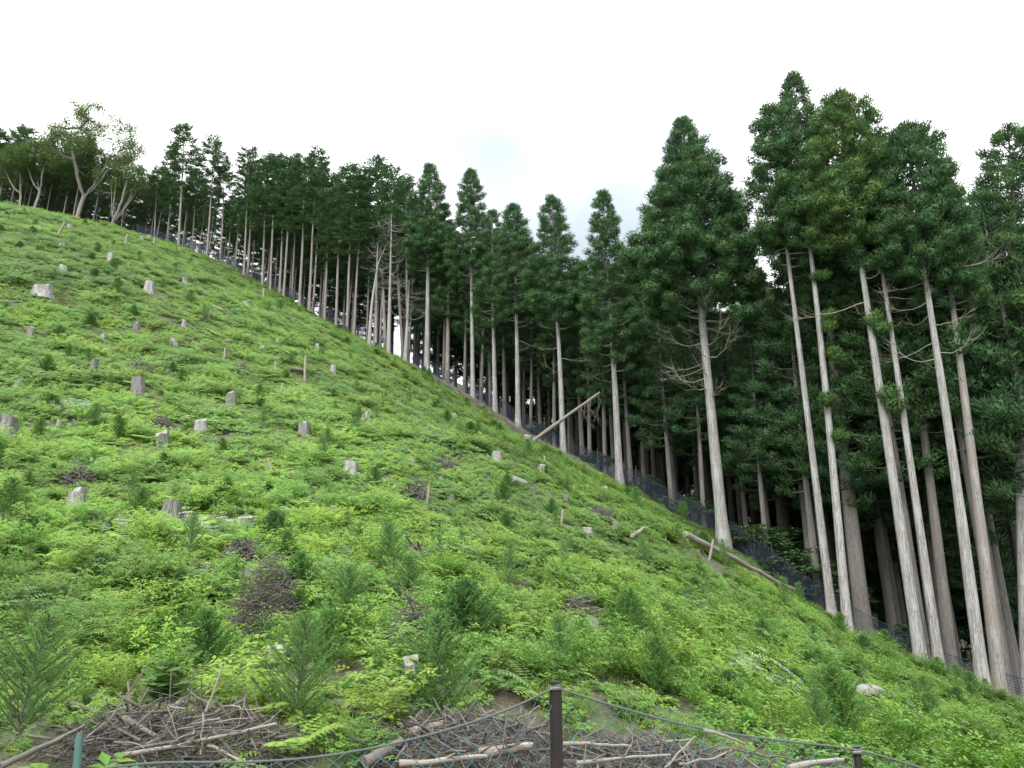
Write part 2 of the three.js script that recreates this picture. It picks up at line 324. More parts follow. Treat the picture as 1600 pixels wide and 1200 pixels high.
function hookBranch(len, R, dead = true) {   // bare side branch along +x: sags, then hooks upwards
  const w = new Wood(), N = 7, pts = [], rad = [], up = .1 + R() * .45, side = (R() - .5) * .7, hook = R() < .35;
  for (let k = 0; k <= N; k++) { const s = k / N; pts.push([len * (s - .28 * s * s * s * (hook ? 1 : 0)), len * (-.3 * s + up * s * s + (hook ? .3 * s ** 4 : 0)) + (R() - .5) * .12, len * side * s * s + (R() - .5) * .14]); rad.push((.017 + .005 * len) * (1 - s * .85)); }
  w.tube(pts, rad, 5, false);
  for (let q = 0; q < 4 + 3 * len; q++) {
    const k = 3 + Math.floor(R() * 4), a = pts[k], l = len * (.12 + R() * .25), d = norm([.7 + R() * .5, (R() - .2) * .9, (R() - .5) * 1.4]);
    w.tube([a, add(a, mul(d, l * .5)), add(add(a, mul(d, l)), [0, l * .3, 0])], [.009, .006, .003], 4, false);
  }
  return w.build();
}
const deadGeos = (() => { const R = mulberry(404); return [1.2, 1.8, 2.4, 3, 3.4].map(l => hookBranch(l, R)); })();
function addDead(tree, ax, H, lo, hi, n, R, size, mat) {
  for (let i = 0; i < n; i++) {
    const t = lerp(lo, hi, (i + R()) / n), m = part(tree, 'dead_branch', deadGeos[Math.floor(R() * deadGeos.length)], mat);
    m.position.set(...ax(t)); m.rotation.y = R() * 6.283; m.scale.setScalar(size * (.6 + .7 * R()));
  }
}
const treeMarks = [];
function placeTree(o) {   // base on the wood's edge at column u; the tip given as a picture point fixes height and lean
  const b = onEdge(o.u, o.set ?? 0), rt = ray(...o.tip), H = rt[1] / rt[2] * b.z + EYE - b.y, lx = rt[0] / rt[2] * b.z - b.x;
  return { b, H, lx };
}
function cedar(o) {
  const R = mulberry(o.seed * 1013 + 7), { b, H, lx } = placeTree(o);
  const t = thing('cedar_tree', o.label, 'tree', b, 'cedars along the edge of the wood');
  const ax = axisOf(H, lx, 0, R, .004), wd = trunkGeo(ax, H, o.d, R, { sides: 16 }), L = new Leaves();
  cedarCrown(L, wd, ax, H, o.cb, o.R, R, { n: o.n ?? 130, per: o.per ?? 135, col: o.col ?? SUGI, pw: o.pw, seed: o.seed, len: o.len, wid: o.wid });
  for (const [f, r, sx] of o.sprigs ?? []) { const c = ax(f); for (let k = 0; k < 3; k++) tuft(L, [c[0] + sx + (R() - .5) * r, c[1] + (R() - .5) * r * 1.4, c[2] + .3 + R() * .3], r * .7, 150, [sx, 0, .5], SUGI2, R, .2, .03); }
  part(t, 'trunk', wd.build(), o.bark ?? M.sugiBark[o.seed % 3]); part(t, 'crown', L.build(), M.crown);
  if (o.dead) addDead(t, ax, H, o.dead[0], o.cb + .06, o.dead[1], R, o.dead[2], M.stickPale);
  treeMarks.push({ name: o.mark, u: o.u }); return t;
}
const cedars = [
  { u: 1540, set: -.4, tip: [1417, 202], d: 0.55, cb: .69, R: 2.6, dead: [.52, 14, .9], mark: 'the round-topped cedar', label: 'round-topped cedar with knotted pale trunk and bare hooked branches, at the slope foot', col: SUGI, pw: .5 },
  { u: 1566, set: .6, tip: [1462, 268], d: 0.58, cb: .7, R: 1.9, mark: 'the brown twin cedar', label: 'darker brown cedar trunk leaning just right of the knotted pale one', bark: M.hinokiBark },
  { u: 1442, set: -.4, tip: [1307, 156], d: 0.55, cb: .69, R: 2.75, dead: [.57, 10, .9], sprigs: [[.56, .8, .3], [.42, .9, .2], [.7, .7, -.3]], mark: 'the sprig-tufted cedar', label: 'broad bright-crowned cedar with leafy sprigs growing from its pale trunk', col: SUGI2, pw: .5 },
  { u: 1472, set: 0, tip: [1352, 236], d: 0.45, cb: .72, R: 1.7, dead: [.6, 5, .7], mark: 'the slim straight cedar', label: 'slim straight cedar between the sprig-tufted cedar and the knotted pale cedar' },
  { u: 1492, set: 3, tip: [1400, 330], d: 0.60, cb: .62, R: 2.0, mark: 'the shaded thick cedar', label: 'thick shaded cedar trunk just behind the slim straight one', bark: M.shadedBark },
  { u: 1326, set: -.8, tip: [1241, 117], d: 0.45, cb: .64, R: 1.9, sprigs: [[.5, .6, .2], [.36, .6, -.3], [.58, .5, .2], [.44, .5, .3], [.3, .5, .2]], mark: 'the tallest cedar', label: 'tallest cedar, its peak above the others, pale trunk with small leafy tufts', col: SUGI },
  { u: 1302, set: 0, tip: [1203, 172], d: 0.43, cb: .65, R: 1.85, dead: [.52, 5, .8], mark: 'the bare-trunked cedar', label: 'slender bare pale cedar trunk just left of the tallest cedar', col: SUGI, pw: .45 },
  { u: 1352, set: 3.2, tip: [1268, 260], d: 0.86, cb: .55, R: 2.2, mark: 'the flared thick cedar', label: 'massive dark cedar trunk with flared foot behind the tallest cedar', bark: M.shadedBark },
  { u: 1610, set: 4, tip: [1577, 202], d: 0.69, cb: .48, R: 3.6, mark: 'the cedar at the right border', label: 'rounded full cedar crown cut by the right border of the photo', n: 150, pw: .5 },
  { u: 1131, set: 0, tip: [1066, 184], d: 0.69, cb: .48, R: 4.7, n: 230, per: 125, dead: [.3, 22, 1.1], pw: .86, mark: 'the great cone cedar', label: 'great cone-shaped cedar standing alone, with many bare hooked branches below its crown' },
  { u: 969, set: .2, tip: [943, 300], d: 0.52, cb: .36, R: 2.4, n: 140, dead: [.25, 5, .7], mark: 'the pointed narrow cedar', label: 'narrow pointed cedar leafy far down, next left of the great cone cedar' },
  { u: 881, set: 0, tip: [862, 308], d: 0.46, cb: .46, R: 2.6, dead: [.28, 7, .8], mark: 'the cedar over the leaning pole', label: 'cedar whose trunk stands behind the fallen leaning pole' },
  { u: 810, set: .3, tip: [803, 321], d: 0.45, cb: .45, R: 2.7, dead: [.3, 6, .8], mark: 'the cedar left of the pole', label: 'cedar with straight pale trunk left of the fallen leaning pole' },
  { u: 774, set: .8, tip: [768, 329], d: 0.43, cb: .36, R: 2.2, n: 100, mark: 'the slim low-crowned cedar', label: 'slim cedar with low yellowish foliage, second left of the leaning pole' },
  { u: 739, set: .2, tip: [735, 267], d: 0.43, cb: .48, R: 2.5, dead: [.3, 4, .8], mark: 'the high spire cedar', label: 'high spire cedar third left of the leaning pole, bare pale lower trunk' },
  { u: 667, set: 0, tip: [671, 257], d: 0.52, cb: .46, R: 2.8, dead: [.3, 3, .7], mark: 'the cedar by the dead trees', label: 'spire cedar first to the right of the grey dead trees' },
  { u: 699, set: 2.2, tip: [702, 345], d: 0.47, cb: .35, R: 2.2, n: 90, bark: M.hinokiBark, mark: 'the short brown cedar', label: 'shorter brown-trunked cedar between the two spire cedars' },
];
cedars.forEach((c, i) => cedar({ seed: i + 1, ...c }));

// cypress variants, copied along the upper edge
function cypressVariant(seed, o) {
  const R = mulberry(seed * 331 + 3), H = 20, g = new THREE.Group(), ax = axisOf(H, 0, 0, R, .008), wd = trunkGeo(ax, H, .34, R, { sides: 9, flare: .3 }), L = new Leaves();
  cypressCrown(L, wd, ax, H, o.cb, o.R, R, { seed, ...o });
  part(g, 'trunk', wd.build(), M.hinokiBark); part(g, 'crown', L.build(), M.crown);
  return g;
}
const cyp = [[1, .46, 2.8], [2, .52, 2.4], [3, .42, 2.6], [4, .5, 3.0], [5, .56, 2.5], [6, .08, 2.8], [7, .16, 2.9]].map(([s, cb, R]) => cypressVariant(s, { cb, R }));
function standTree(proto, name, label, group, b, H, H0, lx, turn, wide = 1) {
  const t = proto.clone(); t.name = numbered(name); t.position.set(b.x, b.y, -b.z);
  const k = H / H0; t.rotation.set(0, turn, 0); t.scale.set(k * wide, k, k * wide);
  if (lx) { t.rotation.order = 'ZXY'; t.rotation.z = -Math.atan2(lx, H); }
  t.userData = { label, category: 'tree', group }; scene.add(t); return t;
}
{
  const R = mulberry(88);
  const list = [   // column of the foot, tip, metres inside, variant, what it is
    [279, [289, 196], 0, 0, 'tall open-topped cypress, first bare trunk right of the broadleaved trees', 'the first tall cypress'], [323, [336, 217], .2, 3, 'cypress with bare side twigs, second tall one from the broadleaved trees', 'the second tall cypress'],
    [344, [352, 250], 2, 1], [381, [390, 233], .2, 1, 'cypress with narrow peaked top, third tall one from the broadleaved trees', 'the peaked cypress'], [388, [396, 262], 1.5, 4], [410, [418, 250], .5, 2], [422, [430, 243], .2, 4], [437, [446, 252], 1.2, 0], [443, [457, 245], .1, 1],
    [456, [466, 262], 2, 2], [468, [478, 250], .2, 3, 'cypress with long straight pale trunk where the blue net darkens', 'the straight pale cypress'], [483, [496, 238], 0, 4, 'cypress with highest tip in the middle of the row', 'the high-tipped cypress'], [489, [503, 262], 1.5, 0], [507, [517, 275], 1, 1],
    [525, [535, 272], .8, 2], [542, [553, 261], .3, 3, 'cypress with bushy dark top left of the grey dead trees', 'the bushy dark cypress'], [553, [566, 278], .6, 0], [603, [588, 256], 3, 1, 'thin-topped cypress rising behind the grey dead trees', 'the thin-topped cypress'], [630, [612, 266], 2.2, 2, 'wide cypress behind the grey dead trees', 'the wide cypress'], [637, [634, 283], 1, 4, 'cypress at the right flank of the grey dead trees', 'the flank cypress'],
    [241, [247, 262], 2.5, 2], [300, [308, 268], 3, 4], [262, [268, 240], 4, 1],
  ];
  for (const [u, tip, set, k, label, m] of list) if (m) treeMarks.push({ name: m, u });
  const ord = ['first', 'second', 'third', 'fourth', 'fifth', 'sixth', 'seventh', 'eighth', 'ninth', 'tenth', 'eleventh', 'twelfth'], cnt = {};
  const sorted = [...list].sort((a, b) => a[0] - b[0]); let last = 'the broadleaved trees';
  for (const q of sorted) { if (q[5]) last = q[5]; else { const n = cnt[last] = (cnt[last] ?? 0) + 1; q[4] = `thin cypress trunk in the row, ${ord[n - 1]} to the right of ${last}`; } }
  for (const [u, tip, set, k, label] of list) { const { b, H, lx } = placeTree({ u, tip, set }); standTree(cyp[k], 'cypress_tree', label, 'cypresses along the upper edge', b, H, 20, lx, R() * 6.28, .85 + R() * .3); }
}

// grey dead trees
function deadTree(o) {
  const R = mulberry(o.seed), { b, H, lx } = placeTree(o), t = thing('dead_tree', o.label, 'tree', b, 'grey dead trees'), ax0 = axisOf(H, lx, 0, R, .004);
  const ax = o.kink ? q => { const p = ax0(q); return q > o.kink ? add(p, [(q - o.kink) * H * .32, 0, 0]) : add(p, [-.25 * Math.sin(q / o.kink * 3.14) * .6, 0, 0]); } : ax0;
  part(t, 'trunk', trunkGeo(ax, H, o.d, R, { sides: 10, top: 1, flare: .2, taper: .9 }).build(), M.deadBark);
  addDead(t, ax, H, o.from, .97, o.n, R, o.size, M.deadBark);
  treeMarks.push({ name: o.mark, u: o.u });
}
deadTree({ u: 577, tip: [594, 376], set: -1.6, d: .42, n: 6, from: .62, size: .45, seed: 61, kink: .78, mark: 'the bent dead tree', label: 'pale dead tree with snapped bent top, leftmost of the dead trees' });
deadTree({ u: 607, tip: [612, 335], set: -1.4, d: .46, n: 72, from: .36, size: .85, seed: 62, mark: 'the bristling dead tree', label: 'grey dead tree bristling with fine bare branches' });
deadTree({ u: 586, tip: [590, 378], set: -.8, d: .45, n: 26, from: .4, size: .5, seed: 63, mark: 'the middle dead tree', label: 'straight grey dead trunk between the bent and the bristling dead tree' });
deadTree({ u: 633, tip: [640, 436], set: -.5, d: .45, n: 34, from: .5, size: .8, seed: 64, mark: 'the short dead tree', label: 'shorter dead tree with a brown twiggy top right of the bristling one' });

// broadleaved trees at the crest
function broadleaf(o) {   // limbs grow towards points spread through a dome
  const R = mulberry(o.seed), { b, H, lx } = placeTree(o), t = thing('broadleaf_tree', o.label, 'tree', b, 'broadleaved trees at the crest'), w = new Wood(), L = new Leaves();
  const nodes = [{ p: [0, -.4, 0], up: -1, n: 0 }], fork = o.fork * H;
  for (let k = 1; k <= 4; k++) nodes.push({ p: [fork * k / 4 * (o.tilt ?? 0) + (R() - .5) * .1, fork * k / 4, (R() - .5) * .2], up: k - 1, n: 0 });
  const aims = [];
  while (aims.length < o.aims) { const d = onSphere(R), f = Math.cbrt(.12 + .88 * R()); if (d[1] < -.35) continue; aims.push([lx * .5 + o.off * H + d[0] * f * o.wide * H, H * (o.mid + d[1] * f * (1 - o.mid)), d[2] * f * o.wide * H]); }
  aims.sort((p, q) => Math.hypot(p[0], p[1] - fork, p[2]) - Math.hypot(q[0], q[1] - fork, q[2]));
  for (let k = o.limbs - 1; k >= 0; k--) { const z = k / o.limbs * 6.283 + R() * .7; aims.unshift([lx * .5 + o.off * H * .7 + Math.cos(z) * o.wide * H * .42, H * (o.mid + .05 * (R() - .5)), Math.sin(z) * o.wide * H * .42]); }
  const ends = [];
  aims.forEach((q, i) => {
    let best = 4, bd = 1e9; nodes.forEach((m, k) => { if (k < 4) return; const d = Math.hypot(m.p[0] - q[0], (m.p[1] - q[1]) * 1.25, m.p[2] - q[2]) + (m.p[1] > q[1] + .5 ? 3 : 0) + (i < o.limbs && k !== 4 ? 50 : 0); if (d < bd) { bd = d; best = k; } });
    const a = nodes[best].p, dist = Math.hypot(...sub(q, a)), N = Math.max(2, Math.round(dist / .9)); let up = best;
    for (let k = 1; k <= N; k++) { const s = k / N, p = [lerp(a[0], q[0], s) + (R() - .5) * .22, lerp(a[1], q[1], s) - dist * .1 * Math.sin(s * 3.14) + (R() - .5) * .18, lerp(a[2], q[2], s) + (R() - .5) * .22]; nodes.push({ p, up, n: 0 }); up = nodes.length - 1; }
    ends.push(up); for (let k = up; k >= 0; k = nodes[k].up) nodes[k].n++;
  });
  const rad = n => o.d / 2 * Math.pow(n / aims.length, .5) + .016;
  for (let k = 1; k < nodes.length; k++) { const m = nodes[k], u = nodes[m.up]; w.tube([u.p, m.p], [k < 6 ? rad(u.n) * (m.up === 0 ? 1.25 : 1) : Math.min(rad(u.n), rad(m.n) * 1.25), rad(m.n)], m.n > 6 ? 9 : 5, false); }
  for (const e of ends) for (const [q, f] of [[e, 1], [nodes[e].up, .5]]) for (let k = 0; k < o.leaf * f; k++) { const c = add(nodes[q].p, mul(onSphere(R), o.puff * Math.sqrt(R()))), g = norm([(R() - .5) * 2, R() - .65, (R() - .5) * 2]); L.kite(c, g, norm(cross(g, [.1, 1, .1])), [0, 1, 0], .22 + R() * .14, .08, .02, tint(BROAD, R, .28, .12)); }
  part(t, 'trunk', w.build(), M.paleBark); part(t, 'crown', L.build(), M.leaf);
}
broadleaf({ u: 119, tip: [130, 174], set: -1, d: .62, fork: .22, tilt: .12, aims: 120, limbs: 4, wide: .4, mid: .6, off: .1, leaf: 120, puff: 1.15, seed: 5, label: 'large pale-trunked broadleaved tree with airy rounded crown on the crest' });
broadleaf({ u: 173, tip: [188, 258], set: -1, d: .5, fork: .07, tilt: .2, aims: 60, limbs: 8, wide: .42, mid: .68, off: .14, leaf: 70, puff: .9, seed: 15, label: 'many-stemmed broadleaved tree fanning out right of the large pale one' });
broadleaf({ u: 52, tip: [58, 226], set: .5, d: .4, fork: .3, tilt: .1, aims: 45, limbs: 3, wide: .34, mid: .68, off: 0, leaf: 170, puff: 1.0, seed: 25, label: 'slender twisted broadleaved tree left of the large pale one' });
broadleaf({ u: 31, tip: [22, 240], set: .5, d: .35, fork: .28, tilt: -.1, aims: 40, limbs: 3, wide: .38, mid: .66, off: -.05, leaf: 170, puff: 1.0, seed: 37, label: 'low crooked broadleaved tree at the far left of the crest' });

// the trees inside the wood
{
  const R = mulberry(2024), GAP = [[-300, 196], [0, 194], [90, 200], [250, 290], [360, 296], [440, 293], [530, 308], [650, 322], [700, 350], [760, 345], [830, 380], [900, 392], [990, 392], [1100, 425], [1175, 430], [1210, 400], [1300, 300], [1380, 270], [1500, 310], [1560, 290], [1900, 250]];
  const gap = u => { for (let i = 0; i + 1 < GAP.length; i++) if (u <= GAP[i + 1][0]) return lerp(GAP[i][1], GAP[i + 1][1], clamp((u - GAP[i][0]) / (GAP[i + 1][0] - GAP[i][0]))); return 250; };
  const protos = [11, 12, 13, 14, 15, 16].map((s, k) => { const Q = mulberry(s * 97), H = 25, g = new THREE.Group(), ax = axisOf(H, 0, 0, Q, .006), wd = trunkGeo(ax, H, .52, Q, { sides: 9, flare: .35 }), L = new Leaves(); cedarCrown(L, wd, ax, H, [.36, .44, .3, .4, .07, .1][k], [3, 2.8, 3.2, 2.6, 3.2, 3.4][k], Q, { n: k > 3 ? 110 : 75, per: 60, len: .3, wid: .05, seed: s, col: k % 2 ? SUGI : [.046, .1, .038] }); part(g, 'trunk', wd.build(), M.shadedBark); part(g, 'crown', L.build(), M.crown); return g; });
  const rows = [3.4, 6.8, 10.4, 14.4, 18.8, 24, 30, 37, 45], count = {}, ord = ['first', 'second', 'third', 'fourth', 'fifth', 'sixth', 'seventh', 'eighth', 'ninth', 'tenth', 'eleventh', 'twelfth', 'thirteenth', 'fourteenth', 'fifteenth', 'sixteenth', 'seventeenth', 'eighteenth', 'nineteenth', 'twentieth'];
  const spots = [];
  rows.forEach((set, ri) => {
    let u = -60; let prev = onEdge(u, set);
    while (u < 1720) {
      u += 2; const p = onEdge(u, set), gapM = (ri < 2 ? 3.4 : 3.9 + ri * .12) * (.75 + (hash(u, ri, 5)) * .6);
      if (Math.hypot(p.x - prev.x, p.z - prev.z) < gapM) continue;
      prev = p;
      if (u < 640 && ri > 4) continue;
      if (u < 760 && ri > 7) continue;
      if (u < 300 && ri > 4) continue;
      const j = { x: p.x + (R() - .5) * 1.5, z: p.z + (R() - .5) * 1.5 }; j.y = height(j.x, j.z);
      const pu = project(j.x, j.y, j.z)[0]; if (pu > 1720 || pu < -60) continue;
      spots.push({ j, u: pu, set, ri });
    }
  });
  treeMarks.sort((a, b) => a.u - b.u);
  spots.sort((a, b) => a.ri - b.ri || a.u - b.u);
  for (const s of spots) {
    const { j } = s, hin = s.u < 640 - R() * 60, vt = gap(s.u - 20) + 4 + R() * 70, r = ray(s.u, vt), H = clamp(r[1] / r[2] * j.z + EYE - j.y, 11, 34) * (s.u < 640 ? 1 : .97);
    const m = treeMarks.reduce((a, b) => Math.abs(b.u - s.u) < Math.abs(a.u - s.u) ? b : a), k = count[m.name] = (count[m.name] ?? 0) + 1;
    const label = `${hin ? 'shaded cypress' : 'shaded cedar'} in the wood, ${ord[k - 1] ?? k + 'th'} in depth behind ${m.name}`;
    standTree(hin ? cyp[(s.ri > 1 && R() < .82) || (s.u < 280 && s.ri > 0) ? 5 + Math.floor(R() * 2) : Math.floor(R() * 5)] : (s.ri > 5 && (s.u > 900 || R() < .5)) || (s.u > 1150 && s.ri > 3 && R() < .22) ? protos[4 + Math.floor(R() * 2)] : protos[Math.floor(R() * 4)], hin ? 'cypress_tree' : 'cedar_tree', label, 'shaded trees inside the wood', j, H, hin ? 20 : 25, (R() - .5) * .8, R() * 6.28, (hin ? 1 : .95) + R() * .25);
  }
  console.log('wood trees', spots.length);
}

// ---------------------------------------------------------------- net fence along the wood
M.net = new THREE.MeshStandardMaterial({ color: new THREE.Color(.013, .022, .05), roughness: .7 });
M.post = new THREE.MeshStandardMaterial({ color: new THREE.Color(.05, .055, .065), roughness: .6, metalness: .3 });
{
  const w = thing('net_fence', 'long dark blue net fence on thin posts along the edge of the wood', 'fence', { x: 0, y: 0, z: 0 });
  const line = [], R = mulberry(9); let acc = 0;
  for (let i = 1; i + 2 < rim.length; i++) { const [ax, az] = rim[i], [bx, bz] = rim[i + 1], L = Math.hypot(bx - ax, bz - az), n = Math.round(L / .25); for (let k = 0; k < n; k++) { const f = k / n, set = .9 + .5 * Math.sin((acc + f * L) * .21); line.push([lerp(ax, bx, f) + (bz - az) / L * set, lerp(az, bz, f) - (bx - ax) / L * set, acc + f * L]); } acc += L; }
  const pts = line.map(([x, z, s]) => { const q = (s % 3.4) / 3.4; return { x, z, s, g: height(x, z), t: 1.55 - .16 * Math.sin(q * Math.PI) + .12 * (noise(s * .3, 2, 4) - .5) }; }).filter(p => { const u = project(p.x, p.g, p.z)[0]; return u > 210 && u < 1690; });
  const p = [], idx = [];
  const bar = (a, b, r) => { const k = p.length / 3, d = norm(sub(b, a)), s = mul(norm(cross(d, [d[1] > .7 ? 1 : 0, d[1] > .7 ? 0 : 1, .02])), r), q = mul(norm(cross(d, s)), r); for (const c of [a, b]) for (const o of [s, add(mul(s, -.5), mul(q, .87)), add(mul(s, -.5), mul(q, -.87))]) p.push(c[0] + o[0], c[1] + o[1], c[2] + o[2]); for (let j = 0; j < 3; j++) { const m = (j + 1) % 3; idx.push(k + j, k + m, k + 3 + j, k + 3 + j, k + m, k + 3 + m); } };
  const pt = (q, h) => [q.x, q.g + q.t * h, -q.z], H = 12;
  for (let i = 0; i + 1 < pts.length; i++) { const a = pts[i], b = pts[i + 1], far = Math.abs(a.z) > 55; for (let k = 0; k <= H; k++) bar(pt(a, k / H), pt(b, k / H), k === H ? .02 : .01); for (let m = 0; m < 2; m++) { const f = m / 2, c = { x: lerp(a.x, b.x, f), z: lerp(a.z, b.z, f), g: lerp(a.g, b.g, f), t: lerp(a.t, b.t, f) }; bar(pt(c, 0), pt(c, 1), .01); } }
  const g = new THREE.BufferGeometry(); g.setAttribute('position', new THREE.Float32BufferAttribute(p, 3)); g.setIndex(idx); g.computeVertexNormals();
  const net = part(w, 'net', g, M.net); net.userData.kind = 'stuff';
  let k = -1; const pg = new Wood().tube([[0, -.4, 0], [0, .8, 0], [0, 1.85, 0]], [.028, .026, .024], 7).build();
  for (const q of pts) if (Math.floor(q.s / 3.4) !== k) { k = Math.floor(q.s / 3.4); const m = part(w, 'post', pg, M.post); m.position.set(q.x, q.g, -q.z); m.rotation.set((R() - .5) * .1, 0, (R() - .5) * .12); }
}

// ---------------------------------------------------------------- stumps
const at = (u, v) => hit(u, v);
function stumpGeos(seed) {    // one metre across, one metre tall, with sawn top; [side, top]
  const R = mulberry(seed * 71 + 1), S = 22, N = 7, ph = R() * 6.28, lob = 4 + Math.floor(R() * 3), tilt = (R() - .5) * .6, tdir = R() * 6.28, step = R() < .7 ? .1 + R() * .22 : 0, sdir = R() * 6.28, spl = R();
  const p = [], n = [], uv = [], idx = [], rim2 = [];
  const topAt = (x, z) => 1 + (Math.cos(tdir) * x + Math.sin(tdir) * z) * tilt - (Math.cos(sdir) * x + Math.sin(sdir) * z > .1 ? step : 0);
  for (let k = 0; k <= N; k++) for (let j = 0; j <= S; j++) {
    const a = j / S * 6.2832, q = k / N, fl = 1 + .42 * Math.pow(1 - q, 2.4) * (1 + .35 * Math.cos(a * lob + ph)) + 0.08 * Math.cos(a * 3 + ph * 2) + .12 * (noise(a * 3, q * 4, seed) - .5) + .09 * (hash(j % S, 3, seed) - .5);
    const r = .5 * fl, x = Math.cos(a) * r, z = Math.sin(a) * r, y = -.35 + q * (topAt(x, z) + .35);
    p.push(x, y, z); uv.push(j / S * 3, y * 1.2); if (k === N) rim2.push([x, y, z]);
  }
  for (let k = 0; k < N; k++) for (let j = 0; j < S; j++) { const a = k * (S + 1) + j, b = a + S + 1; idx.push(a, b, a + 1, b, b + 1, a + 1); }
  const g = new THREE.BufferGeometry(); g.setAttribute('position', new THREE.Float32BufferAttribute(p, 3)); g.setAttribute('uv', new THREE.Float32BufferAttribute(uv, 2)); g.setIndex(idx); g.computeVertexNormals();
  const tp = [], tu = [], ti = [], rings = 4;
  for (let k = 0; k <= rings; k++) for (let j = 0; j <= S; j++) { const f = k / rings, x = rim2[j][0] * f, z = rim2[j][2] * f, y = (k === rings ? rim2[j][1] : topAt(x, z) + .015 * (hash(j % S, k, seed) - .5)); tp.push(x, y, z); tu.push(.5 + x * .9, .5 + z * .9); }
  for (let k = 0; k < rings; k++) for (let j = 0; j < S; j++) { const a = k * (S + 1) + j, b = a + S + 1; ti.push(a, a + 1, b, b, a + 1, b + 1); }
  const t = new THREE.BufferGeometry(); t.setAttribute('position', new THREE.Float32BufferAttribute(tp, 3)); t.setAttribute('uv', new THREE.Float32BufferAttribute(tu, 2)); t.setIndex(ti); t.computeVertexNormals();
  return [g, t];
}
const stumpKinds = [1, 2, 3, 4, 5, 6, 7].map(stumpGeos);
const LAND = [   // picture place, width, height (picture pixels), tone, own label, landmark phrase
  [66, 452, 31, 20, 1, 'wide low stump with flat white sawn top, high on the left', 'the wide white-topped stump'], [119, 777, 28, 36, 1, 'bright pale leaning stump under a few grey twigs, lower left', 'the bright pale leaning stump'], [11, 664, 27, 32, 0, 'large grey stump cut by the left border of the photo', 'the grey stump at the left border'],
  [216, 601, 22, 26, 0, 'round-topped grey stump capped with brown slash, beside a small frame of sticks', 'the slash-capped round stump'], [146, 573, 15, 25, 0, 'tall narrow stump split into dark and pale halves', 'the tall split stump'], [254, 688, 20, 30, 0, 'grey stump with brown litter lying on its top', 'the litter-topped stump'],
  [267, 795, 30, 28, 0, 'broad square-cut stump with a slanting right edge', 'the square-cut stump'], [381, 817, 26, 20, 1, 'low jagged stump streaked dark and white', 'the jagged streaked stump'], [211, 858, 25, 20, 1, 'whitish stump half sunk among white flowers', 'the whitish sunken stump'], [394, 895, 24, 18, 0, 'bluish grey stump below a heap of dark slash, above tall grass', 'the bluish grey stump'],
  [547, 729, 22, 20, 1, 'pale rounded stump in the middle of the slope', 'the pale mid-slope stump'], [776, 712, 18, 15, 1, 'notched white stump below the fallen leaning pole', 'the notched white stump'], [824, 687, 14, 18, 1, 'pale stump at the foot of the fallen leaning pole', "the leaning pole's stump"], [640, 1053, 26, 46, 0, 'large weathered stump with twigs on top near the front', 'the large twiggy stump'],
  [425, 1030, 36, 40, 0, 'thick grey stump buried under the big heap of dead sticks', 'the stick-heap stump'], [110, 993, 27, 22, 0, 'dark mossy stump low at the left among ferns', 'the dark mossy stump'], [232, 449, 17, 20, 1, 'rounded pale stump high on the slope above a bare patch', 'the rounded pale stump'], [172, 403, 12, 20, 1, 'tall pale stump with a knobbly white top near the crest', 'the knobbly tall stump'],
  [360, 621, 16, 26, 0, 'stump with a flat overhanging slab on top', 'the slab-topped stump'], [570, 652, 15, 18, 1, 'cylindrical light grey stump alone in bright green growth', 'the cylindrical stump'], [520, 577, 9, 20, 1, 'narrow stump with a bright white top corner', 'the narrow white-cornered stump'], [925, 976, 20, 16, 1, 'weathered stump beside brown sticks on the lower right', 'the stump by brown sticks'],
  [1020, 923, 14, 14, 1, 'small blue-grey stump on the right lower slope', 'the small blue-grey stump'], [945, 766, 11, 13, 1, 'smooth pale stump just below the net fence', 'the stump below the net'], [918, 830, 17, 10, 1, 'flat grey stump beside a patch of brown soil', 'the flat grey stump'], [474, 669, 18, 24, 0, 'dark stump under a mound of brown litter', 'the dark littered stump'], [1545, 1157, 26, 22, 0, 'dull grey stump near the bottom right among saplings', 'the dull stump at bottom right'],
  [98, 420, 13, 18, 1, 'barrel-shaped pale stump high on the left', 'the barrel-shaped stump'], [96, 384, 12, 14, 1, 'blocky pale stump near the crest above the barrel-shaped stump', 'the blocky crest stump'], [314, 663, 20, 18, 1, 'smooth rounded light stump right of the litter-topped stump', 'the smooth rounded stump'], [523, 799, 14, 15, 0, 'grey lichen-spotted stump among leafy brambles', 'the lichen-spotted stump'],
];
const MORE = [[108, 353, 8, 9, 1], [29, 426, 8, 8, 1], [289, 438, 11, 13, 1], [347, 434, 6, 8, 1], [311, 456, 5, 10, 1], [384, 475, 11, 12, 1], [287, 506, 9, 13, 1], [213, 509, 12, 11, 1], [271, 534, 15, 13, 1], [161, 526, 10, 11, 1], [48, 518, 14, 18, 0], [27, 602, 12, 13, 1], [387, 525, 8, 7, 1], [91, 661, 8, 12, 1], [388, 677, 12, 9, 0], [436, 470, 8, 12, 1], [495, 498, 6, 9, 1], [433, 534, 8, 11, 1], [410, 545, 11, 8, 1], [496, 542, 8, 8, 1], [589, 605, 9, 11, 1], [620, 629, 7, 9, 1], [668, 671, 9, 12, 1], [710, 649, 9, 9, 1], [688, 749, 8, 14, 1], [705, 781, 14, 14, 0], [885, 777, 10, 13, 0], [846, 732, 12, 15, 0], [774, 888, 12, 13, 0], [962, 820, 12, 12, 0], [891, 972, 16, 14, 0], [238, 337, 6, 7, 1], [222, 374, 9, 8, 1]];
for (const s of LAND) mark(s[6], s[0], s[1]);
